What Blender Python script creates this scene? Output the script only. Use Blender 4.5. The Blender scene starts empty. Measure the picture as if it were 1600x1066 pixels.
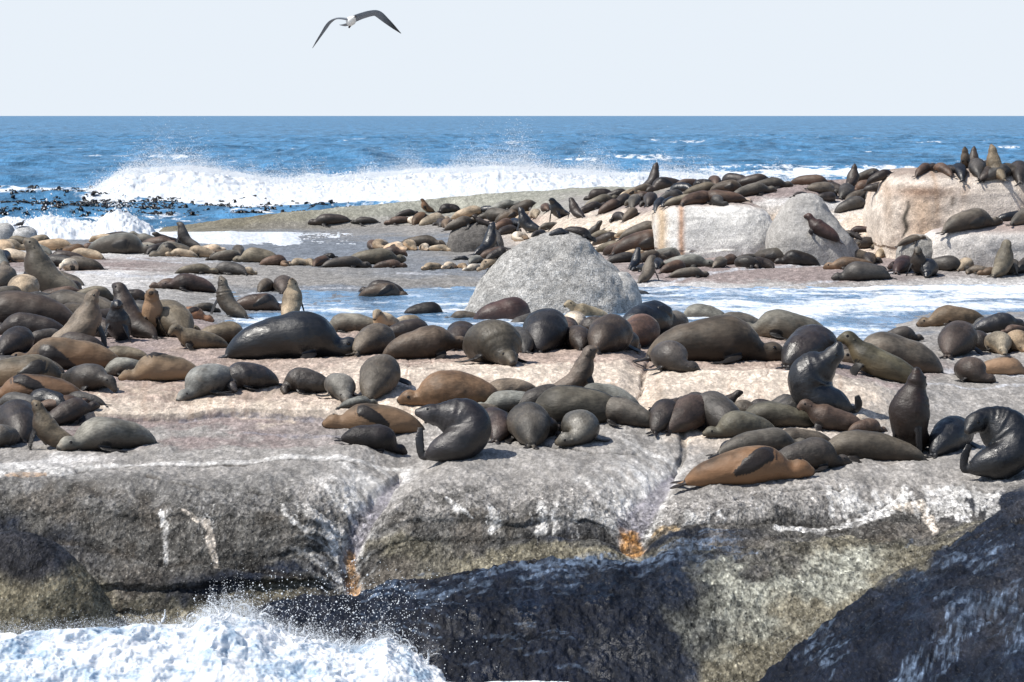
import bpy, bmesh, math, random
import numpy as np
from mathutils import Vector, Matrix
from mathutils.bvhtree import BVHTree

# ---------------------------------------------------------------- camera, sky, sun, exposure
F, H, HZ, CX = 4200.0, 4.9, 181.0, 800.0          # focal length (photo pixels), eye height, horizon row, centre column
SEA = -1.5
R = math.radians
scene = bpy.context.scene
col = scene.collection
cam_data = bpy.data.cameras.new('camera')
cam_data.sensor_width = 36.0
cam_data.lens = F / 1600 * 36.0
cam_data.shift_y = -352.0 / 1600
cam_data.clip_start, cam_data.clip_end = 1.0, 120000.0
cam = bpy.data.objects.new('camera', cam_data)
cam.location = (0, 0, H)
cam.rotation_euler = (R(90), 0, 0)
col.objects.link(cam)
scene.camera = cam

SUN_EL, SUN_AZ = R(54), R(-108)                    # azimuth from +Y, clockwise: from the left, a little towards the viewer
world = bpy.data.worlds.new('World')
scene.world = world
world.use_nodes = True
wn = world.node_tree
wn.nodes.clear()
sky = wn.nodes.new('ShaderNodeTexSky')
sky.sky_type = 'NISHITA'
sky.sun_disc = False
sky.sun_elevation = SUN_EL
sky.sun_rotation = SUN_AZ
sky.air_density, sky.dust_density, sky.ozone_density = 1.0, 1.2, 1.6
bg = wn.nodes.new('ShaderNodeBackground')
bg.inputs['Strength'].default_value = 0.108
out = wn.nodes.new('ShaderNodeOutputWorld')
# pale sea haze low over the horizon, the same for every ray
geo = wn.nodes.new('ShaderNodeTexCoord')
sep = wn.nodes.new('ShaderNodeSeparateXYZ')
mr = wn.nodes.new('ShaderNodeMapRange')
mr.inputs['From Min'].default_value = 0.05
mr.inputs['From Max'].default_value = 0.13
mr.inputs['To Min'].default_value = 1.0
mr.inputs['To Max'].default_value = 0.0
mix = wn.nodes.new('ShaderNodeMixRGB')
mix.inputs['Color2'].default_value = (6.75, 7.32, 7.95, 1)
wn.links.new(geo.outputs['Generated'], sep.inputs[0])
wn.links.new(sep.outputs['Z'], mr.inputs['Value'])
wn.links.new(mr.outputs[0], mix.inputs['Fac'])
wn.links.new(sky.outputs[0], mix.inputs['Color1'])
wn.links.new(mix.outputs[0], bg.inputs['Color'])
wn.links.new(bg.outputs[0], out.inputs[0])

sun_data = bpy.data.lights.new('sun', 'SUN')
sun_data.energy = 4.5
sun_data.angle = R(0.6)
sun_data.color = (1.0, 0.955, 0.88)
sun = bpy.data.objects.new('sun', sun_data)
sv = Vector((math.sin(SUN_AZ) * math.cos(SUN_EL), math.cos(SUN_AZ) * math.cos(SUN_EL), math.sin(SUN_EL)))
sun.rotation_euler = sv.to_track_quat('Z', 'Y').to_euler()
sun.location = (0, 0, 60)
col.objects.link(sun)
scene.view_settings.view_transform = 'Standard'
scene.view_settings.look = 'None'
scene.view_settings.exposure = 0.15
scene.view_settings.gamma = 1.0

# ---------------------------------------------------------------- helpers
def tag(o, label=None, cat=None, group=None, kind=None):
    if label: o['label'] = label
    if cat: o['category'] = cat
    if group: o['group'] = group
    if kind: o['kind'] = kind
    return o

def _hash(ix, iy, iz, seed):
    h = ix * np.uint32(374761393) + iy * np.uint32(668265263) + iz * np.uint32(2147483647) + np.uint32((seed * 1274126177) & 0xFFFFFFFF)
    h = (h ^ (h >> np.uint32(13))) * np.uint32(1274126177)
    h = (h ^ (h >> np.uint32(16))) * np.uint32(2246822519)
    return ((h ^ (h >> np.uint32(15))) & np.uint32(0xFFFFFF)).astype(np.float32) / 0xFFFFFF

def vnoise(x, y, z=None, seed=0):
    """value noise, -1..1"""
    def split(v):
        f = np.floor(v); t = (v - f).astype(np.float32)
        return f.astype(np.int64).astype(np.uint32), t * t * (3 - 2 * t)
    ix, fx = split(x); iy, fy = split(y)
    if z is None: iz, fz = np.uint32(0), None
    else: iz, fz = split(z)
    one = np.uint32(1)
    def plane(iz_):
        a = _hash(ix, iy, iz_, seed); b = _hash(ix + one, iy, iz_, seed)
        c = _hash(ix, iy + one, iz_, seed); d = _hash(ix + one, iy + one, iz_, seed)
        p = a + (b - a) * fx; q = c + (d - c) * fx
        return p + (q - p) * fy
    r = plane(iz)
    if fz is not None: r = r + (plane(iz + one) - r) * fz
    return r * 2 - 1

def fbm(x, y, z=None, oct=4, seed=0, gain=0.5):
    a, s, r, t = 1.0, 1.0, 0, 0
    for i in range(oct):
        r = r + a * vnoise(x * s, y * s, None if z is None else z * s, seed + i * 17)
        t += a; a *= gain; s *= 2.03
    return r / t

def mesh_grid(name, P, attrs=None, smooth=True):
    """P (rows, cols, 3) -> mesh"""
    nr, nc = P.shape[:2]
    me = bpy.data.meshes.new(name)
    idx = np.arange(nr * nc).reshape(nr, nc)
    q = np.stack([idx[:-1, :-1], idx[:-1, 1:], idx[1:, 1:], idx[1:, :-1]], -1).reshape(-1, 4)
    return mesh_np(me, P.reshape(-1, 3), q, attrs, smooth)

def mesh_np(me, V, Q, attrs=None, smooth=True):
    n, k = Q.shape
    me.vertices.add(len(V)); me.vertices.foreach_set('co', np.ascontiguousarray(V, np.float32).ravel())
    me.loops.add(n * k); me.loops.foreach_set('vertex_index', np.ascontiguousarray(Q, np.int32).ravel())
    me.polygons.add(n)
    me.polygons.foreach_set('loop_start', np.arange(0, n * k, k, dtype=np.int32))
    me.polygons.foreach_set('loop_total', np.full(n, k, np.int32))
    me.update(calc_edges=True)
    if smooth: me.shade_smooth()
    for nm, arr in (attrs or {}).items():
        a = np.asarray(arr)
        if a.ndim == 1:
            at = me.attributes.new(nm, 'FLOAT', 'POINT'); at.data.foreach_set('value', a.astype(np.float32))
        else:
            at = me.attributes.new(nm, 'FLOAT_COLOR', 'POINT')
            b = np.ones((len(a), 4), np.float32); b[:, :3] = a; at.data.foreach_set('color', b.ravel())
    return me

def link(name, me, mat=None, parent=None):
    o = bpy.data.objects.new(name, me)
    if mat and not me.materials: me.materials.append(mat)
    col.objects.link(o)
    if parent: o.parent = parent
    return o

class N:
    """small node-tree writer"""
    def __init__(s, name):
        s.m = bpy.data.materials.new(name); s.m.use_nodes = True
        s.t = s.m.node_tree; s.t.nodes.clear()
        s.out = s.t.nodes.new('ShaderNodeOutputMaterial')
        s.b = s.t.nodes.new('ShaderNodeBsdfPrincipled')
        s.t.links.new(s.b.outputs[0], s.out.inputs['Surface'])
    def n(s, typ, **kw):
        nd = s.t.nodes.new('ShaderNode' + typ)
        for k, v in kw.items():
            if k.startswith('_'): setattr(nd, k[1:], v)
            else: s.set(nd, k, v)
        return nd
    def set(s, nd, k, v):
        i = nd.inputs[int(k[1:])] if k[0] == 'i' and k[1:].isdigit() else nd.inputs[k.replace('__', ' ')]
        if isinstance(v, bpy.types.NodeSocket): s.t.links.new(v, i)
        else: i.default_value = v
    def attr(s, name, typ='GEOMETRY'):
        return s.n('Attribute', _attribute_name=name, _attribute_type=typ)
    def noise(s, vec, scale, detail=3.0, rough=0.55):
        nd = s.n('TexNoise', Scale=scale, Detail=detail, Roughness=rough)
        if vec is not None: s.set(nd, 'Vector', vec)
        return nd.outputs['Fac']
    def math(s, op, a, b=None, clamp=False):
        nd = s.t.nodes.new('ShaderNodeMath'); nd.operation = op; nd.use_clamp = clamp
        s.set(nd, 'i0', a)
        if b is not None: s.set(nd, 'i1', b)
        return nd.outputs[0]
    def mapr(s, v, a, b, c=0.0, d=1.0):
        nd = s.n('MapRange'); nd.clamp = True
        for i, x in enumerate((v, a, b, c, d)): s.set(nd, 'i%d' % i, x)
        return nd.outputs[0]
    def mix(s, f, a, b, mode='MIX'):
        nd = s.t.nodes.new('ShaderNodeMixRGB'); nd.blend_type = mode
        s.set(nd, 'i0', f); s.set(nd, 'i1', a); s.set(nd, 'i2', b)
        return nd.outputs[0]
    def bump(s, h, strength, dist, prev=None):
        nd = s.n('Bump', Strength=strength, Distance=dist, Height=h)
        if prev is not None: s.set(nd, 'Normal', prev)
        return nd.outputs[0]

# ---------------------------------------------------------------- materials
def mat_rock(name='shore_rock', vc=True, base=(0.35, 0.33, 0.30, 1), contrast=1.0, fine=1.0, squash=False, spots=.14):
    m = N(name)
    pos = m.n('NewGeometry').outputs['Position']
    if squash:
        mp = m.n('Mapping', Vector=pos); mp.inputs['Scale'].default_value = (1.0, 0.42, 1.0); pos = mp.outputs[0]
    if vc:
        c = m.attr('albedo').outputs['Color']; wet = m.attr('wet').outputs['Fac']
    else:
        c = base; wet = 0.0
    vor = m.n('TexVoronoi', Vector=pos, Scale=16.0 * fine, _feature='F1'); vd = vor.outputs['Distance']
    cell = m.n('SeparateColor', i0=vor.outputs['Color']).outputs[0]
    n1 = m.noise(pos, 4.5 * fine, 7.0, 0.66)
    n2 = m.noise(pos, 22.0 * fine, 3.0, 0.62)
    n3 = m.noise(pos, 1.1, 3.0, 0.5)
    ridg = m.math('ABSOLUTE', m.math('SUBTRACT', m.noise(pos, 2.6 * fine, 5.0, 0.6), 0.5))
    pit = m.mapr(ridg, 0.0, 0.035, 1 - 0.45 * contrast, 1.0)
    f1 = m.mapr(n1, 0.36, 0.64, 1 - 0.50 * contrast, 1 + 0.40 * contrast)
    f2 = m.mapr(n2, 0.37, 0.63, 1 - 0.42 * contrast, 1 + 0.38 * contrast)
    f3 = m.mapr(n3, 0.35, 0.65, 0.85, 1.13)
    fc = m.mapr(cell, 0.0, 1.0, 1 - 0.30 * contrast, 1 + 0.30 * contrast)
    f = m.math('MULTIPLY', m.math('MULTIPLY', m.math('MULTIPLY', f1, f2), pit), m.math('MULTIPLY', f3, fc))
    rug = m.attr('rug').outputs['Fac']
    chip = m.n('TexVoronoi', Vector=pos, Scale=27.0 * fine, _feature='F1')
    cs_ = m.n('SeparateColor', i0=chip.outputs['Color'])
    near_ = m.math('LESS_THAN', chip.outputs['Distance'], 0.38)
    lightc = m.math('MULTIPLY', m.math('GREATER_THAN', cs_.outputs[0], 0.80), near_)
    darkc = m.math('MULTIPLY', m.math('GREATER_THAN', cs_.outputs[1], 0.80), near_)
    ca = m.math('ADD', 0.35, m.math('MULTIPLY', rug, 0.65))
    f = m.math('ADD', 1.0, m.math('MULTIPLY', m.math('SUBTRACT', f, 1.0), m.mapr(rug, 0, 1, .55, 1.0)))
    f = m.math('MULTIPLY', f, m.math('ADD', 1.0, m.math('MULTIPLY', m.math('MULTIPLY', lightc, ca), 0.75)))
    f = m.math('MULTIPLY', f, m.math('SUBTRACT', 1.0, m.math('MULTIPLY', m.math('MULTIPLY', darkc, ca), 0.5)))
    cc = m.n('VectorMath', _operation='SCALE'); m.set(cc, 'i0', c); m.set(cc, 'Scale', f)
    # pale shells and barnacles scattered in the dark bands
    spk = m.math('GREATER_THAN', m.noise(pos, 38.0 * fine, 1.0), 0.66)
    spk = m.math('MULTIPLY', spk, spots)
    dry = m.math('SUBTRACT', 1.0, m.math('MULTIPLY', wet, 0.93), clamp=True)
    spk = m.math('MULTIPLY', spk, dry)
    colr = m.mix(spk, cc.outputs[0], (0.62, 0.60, 0.54, 1))
    m.set(m.b, 'Base Color', colr)
    wn_ = m.math('MULTIPLY', m.mapr(m.noise(pos, 2.2, 6.0, .65), 0.50, 0.58, 0.0, 1.0), m.mapr(wet, .3, .9, 0, 1))
    ro = m.math('SUBTRACT', 0.9, m.math('ADD', m.math('MULTIPLY', wet, 0.30), m.math('MULTIPLY', wn_, 0.30)))
    m.set(m.b, 'Roughness', ro)
    m.set(m.b, 'Specular IOR Level', m.math('ADD', 0.14, m.math('MULTIPLY', wn_, 0.16)))
    b = m.bump(n1, m.mapr(rug, 0, 1, 0.28, 0.75), 0.09)
    b = m.bump(vd, m.mapr(rug, 0, 1, 0.03, 0.35), 0.05, b)
    b = m.bump(n2, m.mapr(rug, 0, 1, 0.30, 0.95), 0.03, b)
    m.set(m.b, 'Normal', b)
    return m.m

def mat_foam(name='white_foam', tint=(0.86, 0.89, 0.93, 1), bump=0.5, sc=3.0):
    m = N(name)
    pos = m.n('NewGeometry').outputs['Position']
    n1 = m.noise(pos, sc, 6.0, 0.65)
    m.set(m.b, 'Base Color', m.mix(m.mapr(n1, 0.35, 0.6), (tint[0] * 0.80, tint[1] * 0.86, tint[2] * 0.95, 1), tint))
    m.set(m.b, 'Roughness', 0.75)
    m.set(m.b, 'Normal', m.bump(n1, bump, 0.25))
    m.b.inputs['Subsurface Weight'].default_value = 0.0
    return m.m

def mat_water(name, deep, scale=1.0, rough=0.16, bump=0.6, spec=0.5, soft=1.0):
    m = N(name)
    pos = m.n('NewGeometry').outputs['Position']
    mp = m.n('Mapping', Vector=pos); mp.inputs['Scale'].default_value = (1.0, 0.55, 1.0)
    p = mp.outputs[0]
    n1 = m.noise(p, 0.9 * scale, 6.0, 0.62)
    n2 = m.noise(p, 5.0 * scale, 4.0, 0.6)
    mp2 = m.n('Mapping', Vector=pos); mp2.inputs['Scale'].default_value = (0.16, 0.030, 1.0)
    n0 = m.noise(mp2.outputs[0], 1.0, 6.0, 0.68)
    nn = m.math('ADD', m.math('MULTIPLY', n1, .5), m.math('MULTIPLY', n0, .5))
    cd = m.mix(m.mapr(nn, 0.40, 0.60), tuple(c * .72 for c in deep[:3]) + (1,), tuple(min(1, c * 2.0) for c in deep[:3]) + (1,))
    fo = m.attr('foam').outputs['Fac']
    fn = m.noise(p, 1.7 * scale, 7.0, 0.7)
    fm = m.math('SUBTRACT', m.math('ADD', fo, m.mapr(fn, 0.25, 0.75, -0.42, 0.42)), 0.5)
    fm = m.mapr(fm, -0.06 * soft, 0.12 * soft)
    m.set(m.b, 'Base Color', m.mix(fm, cd, (0.74, 0.78, 0.82, 1)))
    m.set(m.b, 'Roughness', m.mapr(fm, 0, 1, rough, 0.8))
    m.set(m.b, 'Specular IOR Level', m.mapr(fm, 0, 1, spec, 0.2))
    m.b.inputs['IOR'].default_value = 1.33
    b = m.bump(n1, bump, 0.45 / scale)
    b = m.bump(n2, bump * 0.8, 0.08 / scale, b)
    m.set(m.b, 'Normal', b)
    return m.m

# ---------------------------------------------------------------- the shore: a ribbed loft
# every row is one rib across the shore, near to far: (column, row in the photo or 'D' distance, height, rock kind)
# rock kinds -> base colour (albedo; the blue in K paints in wet sheen) and wetness
PAL = {
    'g': ((0.315, 0.298, 0.28), .0), 'G': ((0.25, 0.24, 0.228), .0), 'D': ((0.21, 0.203, 0.194), .05), 't': ((0.40, 0.315, 0.265), .0),
    'T': ((0.62, 0.53, 0.44), .0), 'd': ((0.112, 0.107, 0.099), .12), 'y': ((0.20, 0.182, 0.135), .1),
    'k': ((0.007, 0.010, 0.019), .95), 'K': ((0.017, 0.022, 0.035), .8), 'w': ((0.56, 0.545, 0.53), .0), 'm': ((0.29, 0.238, 0.225), .05),
    'b': ((0.20, 0.22, 0.25), .6), 'e': ((0.30, 0.30, 0.255), .1)}
def D_of(py, z): return (H - z) * F / (py - HZ)
RIBS = [
 [(-600, 'D', 22, -2.6, 'k'), (1100, 'D', 24, -2.3, 'k'), (1180, 'D', 25, -1.9, 'k'), (1600, 'D', 24, -.53, 'k'), (2200, 'D', 24, -.3, 'k')],
 [(-600, 'D', 27, -2.6, 'k'), (1100, 'D', 27, -2.0, 'k'), (1180, 'D', 27.5, -1.5, 'k'), (1300, 'D', 27.8, -.82, 'k'), (1440, 'D', 28, -.32, 'k'), (1600, 'D', 28.5, .1, 'K'), (2200, 'D', 29, .7, 'k')],
 [(-600, 'D', 29.5, -2.4, 'k'), (1120, 'D', 28.9, -1.7, 'k'), (1180, 'D', 29, -1.2, 'k'), (1240, 1010, -.88, 'k'), (1300, 960, -.59, 'k'), (1360, 915, -.33, 'K'), (1440, 868, -.056, 'K'), (1520, 822, .20, 'K'), (1600, 778, .49, 'K'), (2200, 'D', 32, 1.1, 'K')],
 [(-600, 'D', 30.3, -2.4, 'k'), (1120, 'D', 29.4, -1.75, 'k'), (1180, 'D', 29.6, -1.6, 'y'), (1300, 'D', 30.2, -1.1, 'y'), (1440, 'D', 31, -.6, 'y'), (1600, 'D', 32, -.1, 'd'), (2200, 'D', 33, .4, 'd')],
 [(-600, 'D', 31.5, -2.2, 'k'), (330, 'D', 31.4, -2.0, 'k'), (500, 'D', 30.6, -1.8, 'k'), (700, 1062, -1.48, 'k'), (900, 1066, -1.5, 'k'), (1080, 1066, -1.42, 'K'), (1120, 1062, -1.38, 'y'), (1180, 1050, -1.3, 'y'), (1300, 955, -.80, 'y'), (1440, 875, -.39, 'y'), (1600, 'D', 33, -.15, 'd')],
 [(-600, 'D', 32, -2.1, 'k'), (330, 'D', 31.9, -1.8, 'k'), (420, 985, -1.25, 'k'), (560, 965, -1.0, 'k'), (700, 955, -.86, 'k'), (1000, 940, -.72, 'k'), (1050, 938, -.7, 'K'), (1125, 932, -.69, 'e'), (1200, 925, -.69, 'e'), (1300, 895, -.57, 'e'), (1440, 862, -.36, 'y'), (1600, 'D', 33.5, -.12, 'd')],
 [(-600, 'D', 33, -2.0, 'k'), (330, 'D', 33, -1.6, 'k'), (400, 950, -1.14, 'k'), (560, 912, -.84, 'k'), (740, 893, -.69, 'k'), (960, 862, -.45, 'K'), (1090, 848, -.35, 'K'), (1200, 838, -.262, 'd'), (1320, 838, -.29, 'y'), (1440, 850, -.36, 'd'), (1600, 'D', 34, -.10, 'd')],
 [(-600, 'D', 33.4, -1.95, 'y'), (0, 990, -1.6, 'y'), (330, 'D', 33.5, -1.5, 'y'), (400, 'D', 33.7, -1.5, 'k'), (960, 'D', 33.7, -.95, 'k'), (1200, 'D', 33.6, -.6, 'y'), (1320, 'D', 33.7, -.42, 'y'), (1440, 848, -.38, 'y'), (1600, 'D', 34.4, -.08, 'd')],
 [(-600, 975, -1.49, 'y'), (0, 972, -1.47, 'y'), (200, 965, -1.42, 'y'), (400, 938, -1.27, 'y'), (560, 906, -1.05, 'd'), (740, 886, -.9, 'y'), (850, 872, -.78, 'y'), (960, 857, -.66, 'y'), (1100, 845, -.57, 'K'), (1200, 832, -.46, 'd'), (1440, 838, -.46, 'd'), (1600, 785, -.06, 'K')],
 [(-600, 900, -.95, 'd'), (0, 900, -.95, 'd'), (200, 900, -.93, 'd'), (330, 905, -.98, 'K'), (480, 895, -.93, 'K'), (560, 885, -.93, 'd'), (740, 868, -.78, 'y'), (850, 852, -.66, 'y'), (960, 845, -.58, 'K'), (1100, 832, -.49, 'K'), (1200, 822, -.43, 'd'), (1300, 822, -.42, 'd'), (1440, 815, -.38, 'd'), (1600, 778, -.05, 'K')],
 [(-600, 850, -.62, 'K'), (0, 850, -.62, 'K'), (200, 855, -.66, 'd'), (330, 872, -.76, 'd'), (480, 868, -.76, 'd'), (530, 845, -.62, 'd'), (600, 845, -.62, 'y'), (740, 842, -.60, 'd'), (850, 838, -.57, 'K'), (960, 833, -.53, 'd'), (1100, 820, -.43, 'd'), (1200, 812, -.38, 'd'), (1300, 800, -.32, 'G'), (1440, 800, -.30, 'd'), (1600, 770, -.03, 'K')],
 [(-600, 790, -.20, 'd'), (0, 790, -.20, 'd'), (200, 795, -.22, 'd'), (330, 800, -.25, 'd'), (480, 812, -.32, 'd'), (560, 815, -.4, 'G'), (640, 810, -.36, 'd'), (740, 800, -.29, 'd'), (850, 795, -.25, 'G'), (960, 795, -.25, 'G'), (1100, 800, -.28, 'g'), (1200, 790, -.24, 'G'), (1300, 778, -.18, 'g'), (1440, 778, -.18, 'g'), (1600, 755, .0, 'G')],
 [(-600, 745, .07, 'D'), (0, 745, .07, 'D'), (200, 750, .03, 'D'), (400, 758, -.04, 'D'), (560, 775, -.16, 'g'), (740, 768, -.14, 'g'), (960, 768, -.14, 'g'), (1200, 768, -.14, 'g'), (1440, 760, -.1, 'g'), (1600, 742, .04, 'g')],
 [(-600, 728, .11, 'w'), (0, 728, .11, 'w'), (100, 732, .09, 'w'), (200, 730, .09, 'g'), (400, 730, .06, 'g'), (600, 730, .03, 'g'), (740, 735, .02, 'g'), (960, 735, .02, 'g'), (1200, 752, -.07, 'g'), (1440, 742, -.02, 'g'), (1600, 730, .08, 'g')],
 [(-600, 708, .16, 'g'), (0, 708, .16, 'g'), (200, 700, .16, 'g'), (400, 702, .14, 'g'), (600, 700, .12, 'g'), (800, 715, .10, 'g'), (1000, 700, .14, 'g'), (1200, 742, -.02, 'g'), (1400, 725, .04, 'g'), (1600, 718, .12, 'g')],
 [(-600, 660, .30, 'm'), (0, 660, .30, 'm'), (200, 658, .30, 'm'), (400, 656, .29, 'm'), (600, 660, .27, 'g'), (800, 670, .24, 'g'), (1000, 675, .24, 'g'), (1060, 690, .2, 'g'), (1200, 665, .20, 'T'), (1400, 672, .2, 'g'), (1500, 665, .24, 'g'), (1600, 668, .25, 'g')],
 [(-600, 645, .42, 'T'), (0, 645, .42, 'T'), (200, 645, .43, 'T'), (400, 640, .46, 'T'), (600, 635, .48, 'T'), (800, 640, .45, 'T'), (1000, 640, .45, 'T'), (1200, 640, .42, 'T'), (1330, 655, .36, 'T'), (1400, 650, .33, 'g'), (1500, 640, .33, 'g'), (1600, 645, .33, 'g')],
 [(-600, 615, .56, 't'), (0, 615, .58, 't'), (200, 612, .60, 't'), (400, 598, .66, 't'), (600, 582, .80, 'T'), (800, 580, .82, 'T'), (1000, 580, .82, 'T'), (1200, 588, .79, 'T'), (1300, 596, .74, 'T'), (1400, 615, .56, 'g'), (1500, 610, .5, 'g'), (1600, 620, .46, 'g')],
 [(-600, 560, .75, 'm'), (0, 560, .75, 'm'), (200, 560, .76, 'm'), (400, 558, .82, 't'), (600, 560, .85, 't'), (800, 560, .85, 't'), (1000, 562, .85, 't'), (1200, 565, .83, 't'), (1300, 575, .78, 'm'), (1400, 585, .62, 'm'), (1500, 580, .58, 'g'), (1600, 585, .56, 'g')],
 [(-600, 500, .86, 'm'), (0, 500, .86, 'm'), (300, 500, .80, 'm'), (400, 522, .84, 'm'), (600, 518, .90, 't'), (800, 515, .92, 't'), (1000, 515, .92, 't'), (1200, 525, .86, 't'), (1300, 535, .80, 'g'), (1400, 528, .82, 'g'), (1500, 522, .80, 'g'), (1600, 526, .8, 'g')],
 [(-600, 480, .80, 'g'), (0, 480, .80, 'g'), (300, 488, .45, 'g'), (400, 'D', 56, .15, 'b'), (600, 'D', 54, .1, 'b'), (1000, 'D', 54, .1, 'b'), (1300, 'D', 53, .1, 'b'), (1380, 'D', 52.5, .3, 'g'), (1440, 'D', 53, .5, 'g'), (1600, 'D', 53, .55, 'g')],
 [(-600, 452, .62, 'g'), (0, 452, .62, 'w'), (150, 452, .6, 'w'), (330, 458, .36, 'G'), (450, 455, .31, 'b'), (700, 455, .22, 'b'), (1000, 460, .15, 'b'), (1100, 470, .15, 'b'), (1300, 470, .12, 'b'), (1600, 470, .12, 'b')],
 [(-600, 436, .56, 'w'), (0, 436, .56, 'w'), (200, 434, .55, 'w'), (330, 440, .44, 'g'), (500, 442, .40, 'G'), (700, 440, .38, 'G'), (1000, 446, .34, 'w'), (1100, 444, .36, 'w'), (1300, 446, .32, 'g'), (1600, 444, .28, 'w')],
 [(-600, 412, .5, 'm'), (0, 412, .5, 'm'), (200, 414, .50, 'm'), (330, 420, .46, 'g'), (500, 424, .40, 'G'), (700, 420, .37, 'b'), (900, 424, .43, 'g'), (1000, 430, .45, 'm'), (1300, 432, .45, 'm'), (1600, 428, .45, 'g')],
 [(-600, 396, .38, 'w'), (0, 396, .38, 'w'), (200, 398, .38, 'w'), (400, 402, .34, 'b'), (600, 400, .31, 'b'), (700, 396, .3, 'G'), (850, 396, .35, 'g'), (1000, 405, .57, 'm'), (1600, 405, .57, 'm')],
 [(-600, 380, .30, 'G'), (0, 380, .30, 'G'), (240, 381, .26, 'b'), (600, 382, .20, 'b'), (700, 374, .28, 'b'), (850, 380, .45, 'T'), (1000, 382, .82, 'T'), (1400, 384, .84, 'T'), (1600, 388, .84, 'T')],
 [(-600, 372, .20, 'b'), (0, 372, .20, 'b'), (240, 374, .12, 'b'), (400, 366, .1, 'b'), (600, 362, .2, 'G'), (700, 358, .3, 'g'), (850, 372, .55, 'T'), (900, 374, .85, 'T'), (1000, 374, .95, 'T'), (1200, 355, 1.3, 'T'), (1400, 365, 1.25, 'T'), (1600, 370, 1.25, 'T')],
 [(-600, 'D', 112, -2.0, 'b'), (0, 'D', 112, -2.0, 'b'), (220, 'D', 113, -1.9, 'b'), (290, 357, .10, 'y'), (600, 355, .18, 'G'), (700, 350, .38, 'g'), (820, 345, .6, 't'), (880, 350, 1.1, 'T'), (1000, 345, 1.5, 'T'), (1040, 'D', 86.5, 2.0, 'T'), (1230, 'D', 86.5, 2.1, 'w'), (1300, 'D', 88, 1.9, 'w'), (1400, 'D', 88, 2.2, 'T'), (1600, 'D', 88, 2.8, 'T')],
 [(-600, 'D', 115, -2.4, 'b'), (200, 'D', 115, -2.4, 'b'), (250, 356, .02, 'y'), (400, 344, .42, 'y'), (600, 330, .82, 'e'), (700, 325, .9, 'e'), (820, 318, 1.25, 'e'), (900, 322, 1.45, 'g'), (1000, 318, 1.9, 'm'), (1100, 305, 2.25, 'm'), (1250, 300, 2.4, 'm'), (1350, 300, 2.3, 't'), (1400, 'D', 90, 2.6, 'm'), (1600, 'D', 90, 2.95, 'm')],
 [(-600, 'D', 117, -2.4, 'b'), (200, 'D', 117, -2.4, 'b'), (250, 354, .08, 'y'), (400, 336, .58, 'y'), (520, 322, 1.0, 'e'), (600, 317, 1.11, 'e'), (700, 304, 1.47, 'e'), (820, 296, 1.72, 'e'), (940, 287, 2.0, 'e'), (1000, 288, 2.15, 'e'), (1100, 286, 2.52, 'm'), (1250, 279, 2.7, 'm'), (1380, 272, 2.9, 'm'), (1500, 264, 3.1, 'm'), (1600, 262, 3.15, 'm'), (2200, 262, 3.15, 'm')],
 [(-600, 'D', 120, -2.6, 'b'), (1000, 'D', 121, -2.6, 'b'), (1100, 'D', 112, -2.6, 'b'), (2200, 'D', 112, -2.6, 'b')],
]
SEG = [40, 60, 12, 26, 80, 60, 12, 16, 60, 50, 60, 60, 26, 30, 50, 36, 50, 60, 56, 16, 34, 24, 36, 34, 34, 20, 20, 36, 30, 8]
COLS = np.arange(-560, 2161, 2.0)
def smooth1(a, k, axis):
    if k < 1: return a
    ker = np.hanning(2 * k + 3)[1:-1]; ker /= ker.sum()
    pad = [(0, 0)] * a.ndim; pad[axis] = (k, k)
    b = np.pad(a, pad, mode='edge')
    n = a.shape[axis]; out = 0
    for i, w in enumerate(ker):
        sl = [slice(None)] * a.ndim; sl[axis] = slice(i, i + n); out = out + w * b[tuple(sl)]
    return out
ribD, ribZ, ribC, ribW = [], [], [], []
for rib in RIBS:
    xs, ds, zs, cs, ws = [], [], [], [], []
    for pt in rib:
        if pt[1] == 'D': px, _, d, z, c = pt
        else: px, py, z, c = pt; d = D_of(py, z)
        xs.append(px); ds.append(d); zs.append(z); cs.append(PAL[c][0]); ws.append(PAL[c][1])
    ribD.append(smooth1(np.interp(COLS, xs, ds), 9, 0)); ribZ.append(smooth1(np.interp(COLS, xs, zs), 9, 0))
    cs = np.array(cs); ribC.append([np.interp(COLS, xs, cs[:, k]) for k in range(3)] + [np.interp(COLS, xs, ws)])
ribD, ribZ, ribC = np.array(ribD), np.array(ribZ), np.array(ribC)     # ribC (rib, 4, col)
for k in range(1, len(ribD)): ribD[k] = np.maximum(ribD[k], ribD[k - 1] + 0.04)
T = np.concatenate([np.linspace(k, k + 1, n, endpoint=False) for k, n in enumerate(SEG)] + [[len(SEG)]])
k0 = np.minimum(T.astype(int), len(SEG) - 1); fr = (T - k0)[:, None]
GD = ribD[k0] * (1 - fr) + ribD[k0 + 1] * fr
GZ = ribZ[k0] * (1 - fr) + ribZ[k0 + 1] * fr
GD, GZ = smooth1(GD, 6, 0), smooth1(GZ, 6, 0)
GA = np.broadcast_to((COLS - CX) / F, GD.shape)
GX = GA * GD
U_ = np.broadcast_to(COLS, GD.shape)
V_ = HZ + (H - GZ) * F / GD                                             # photo row of every loft vertex

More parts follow.
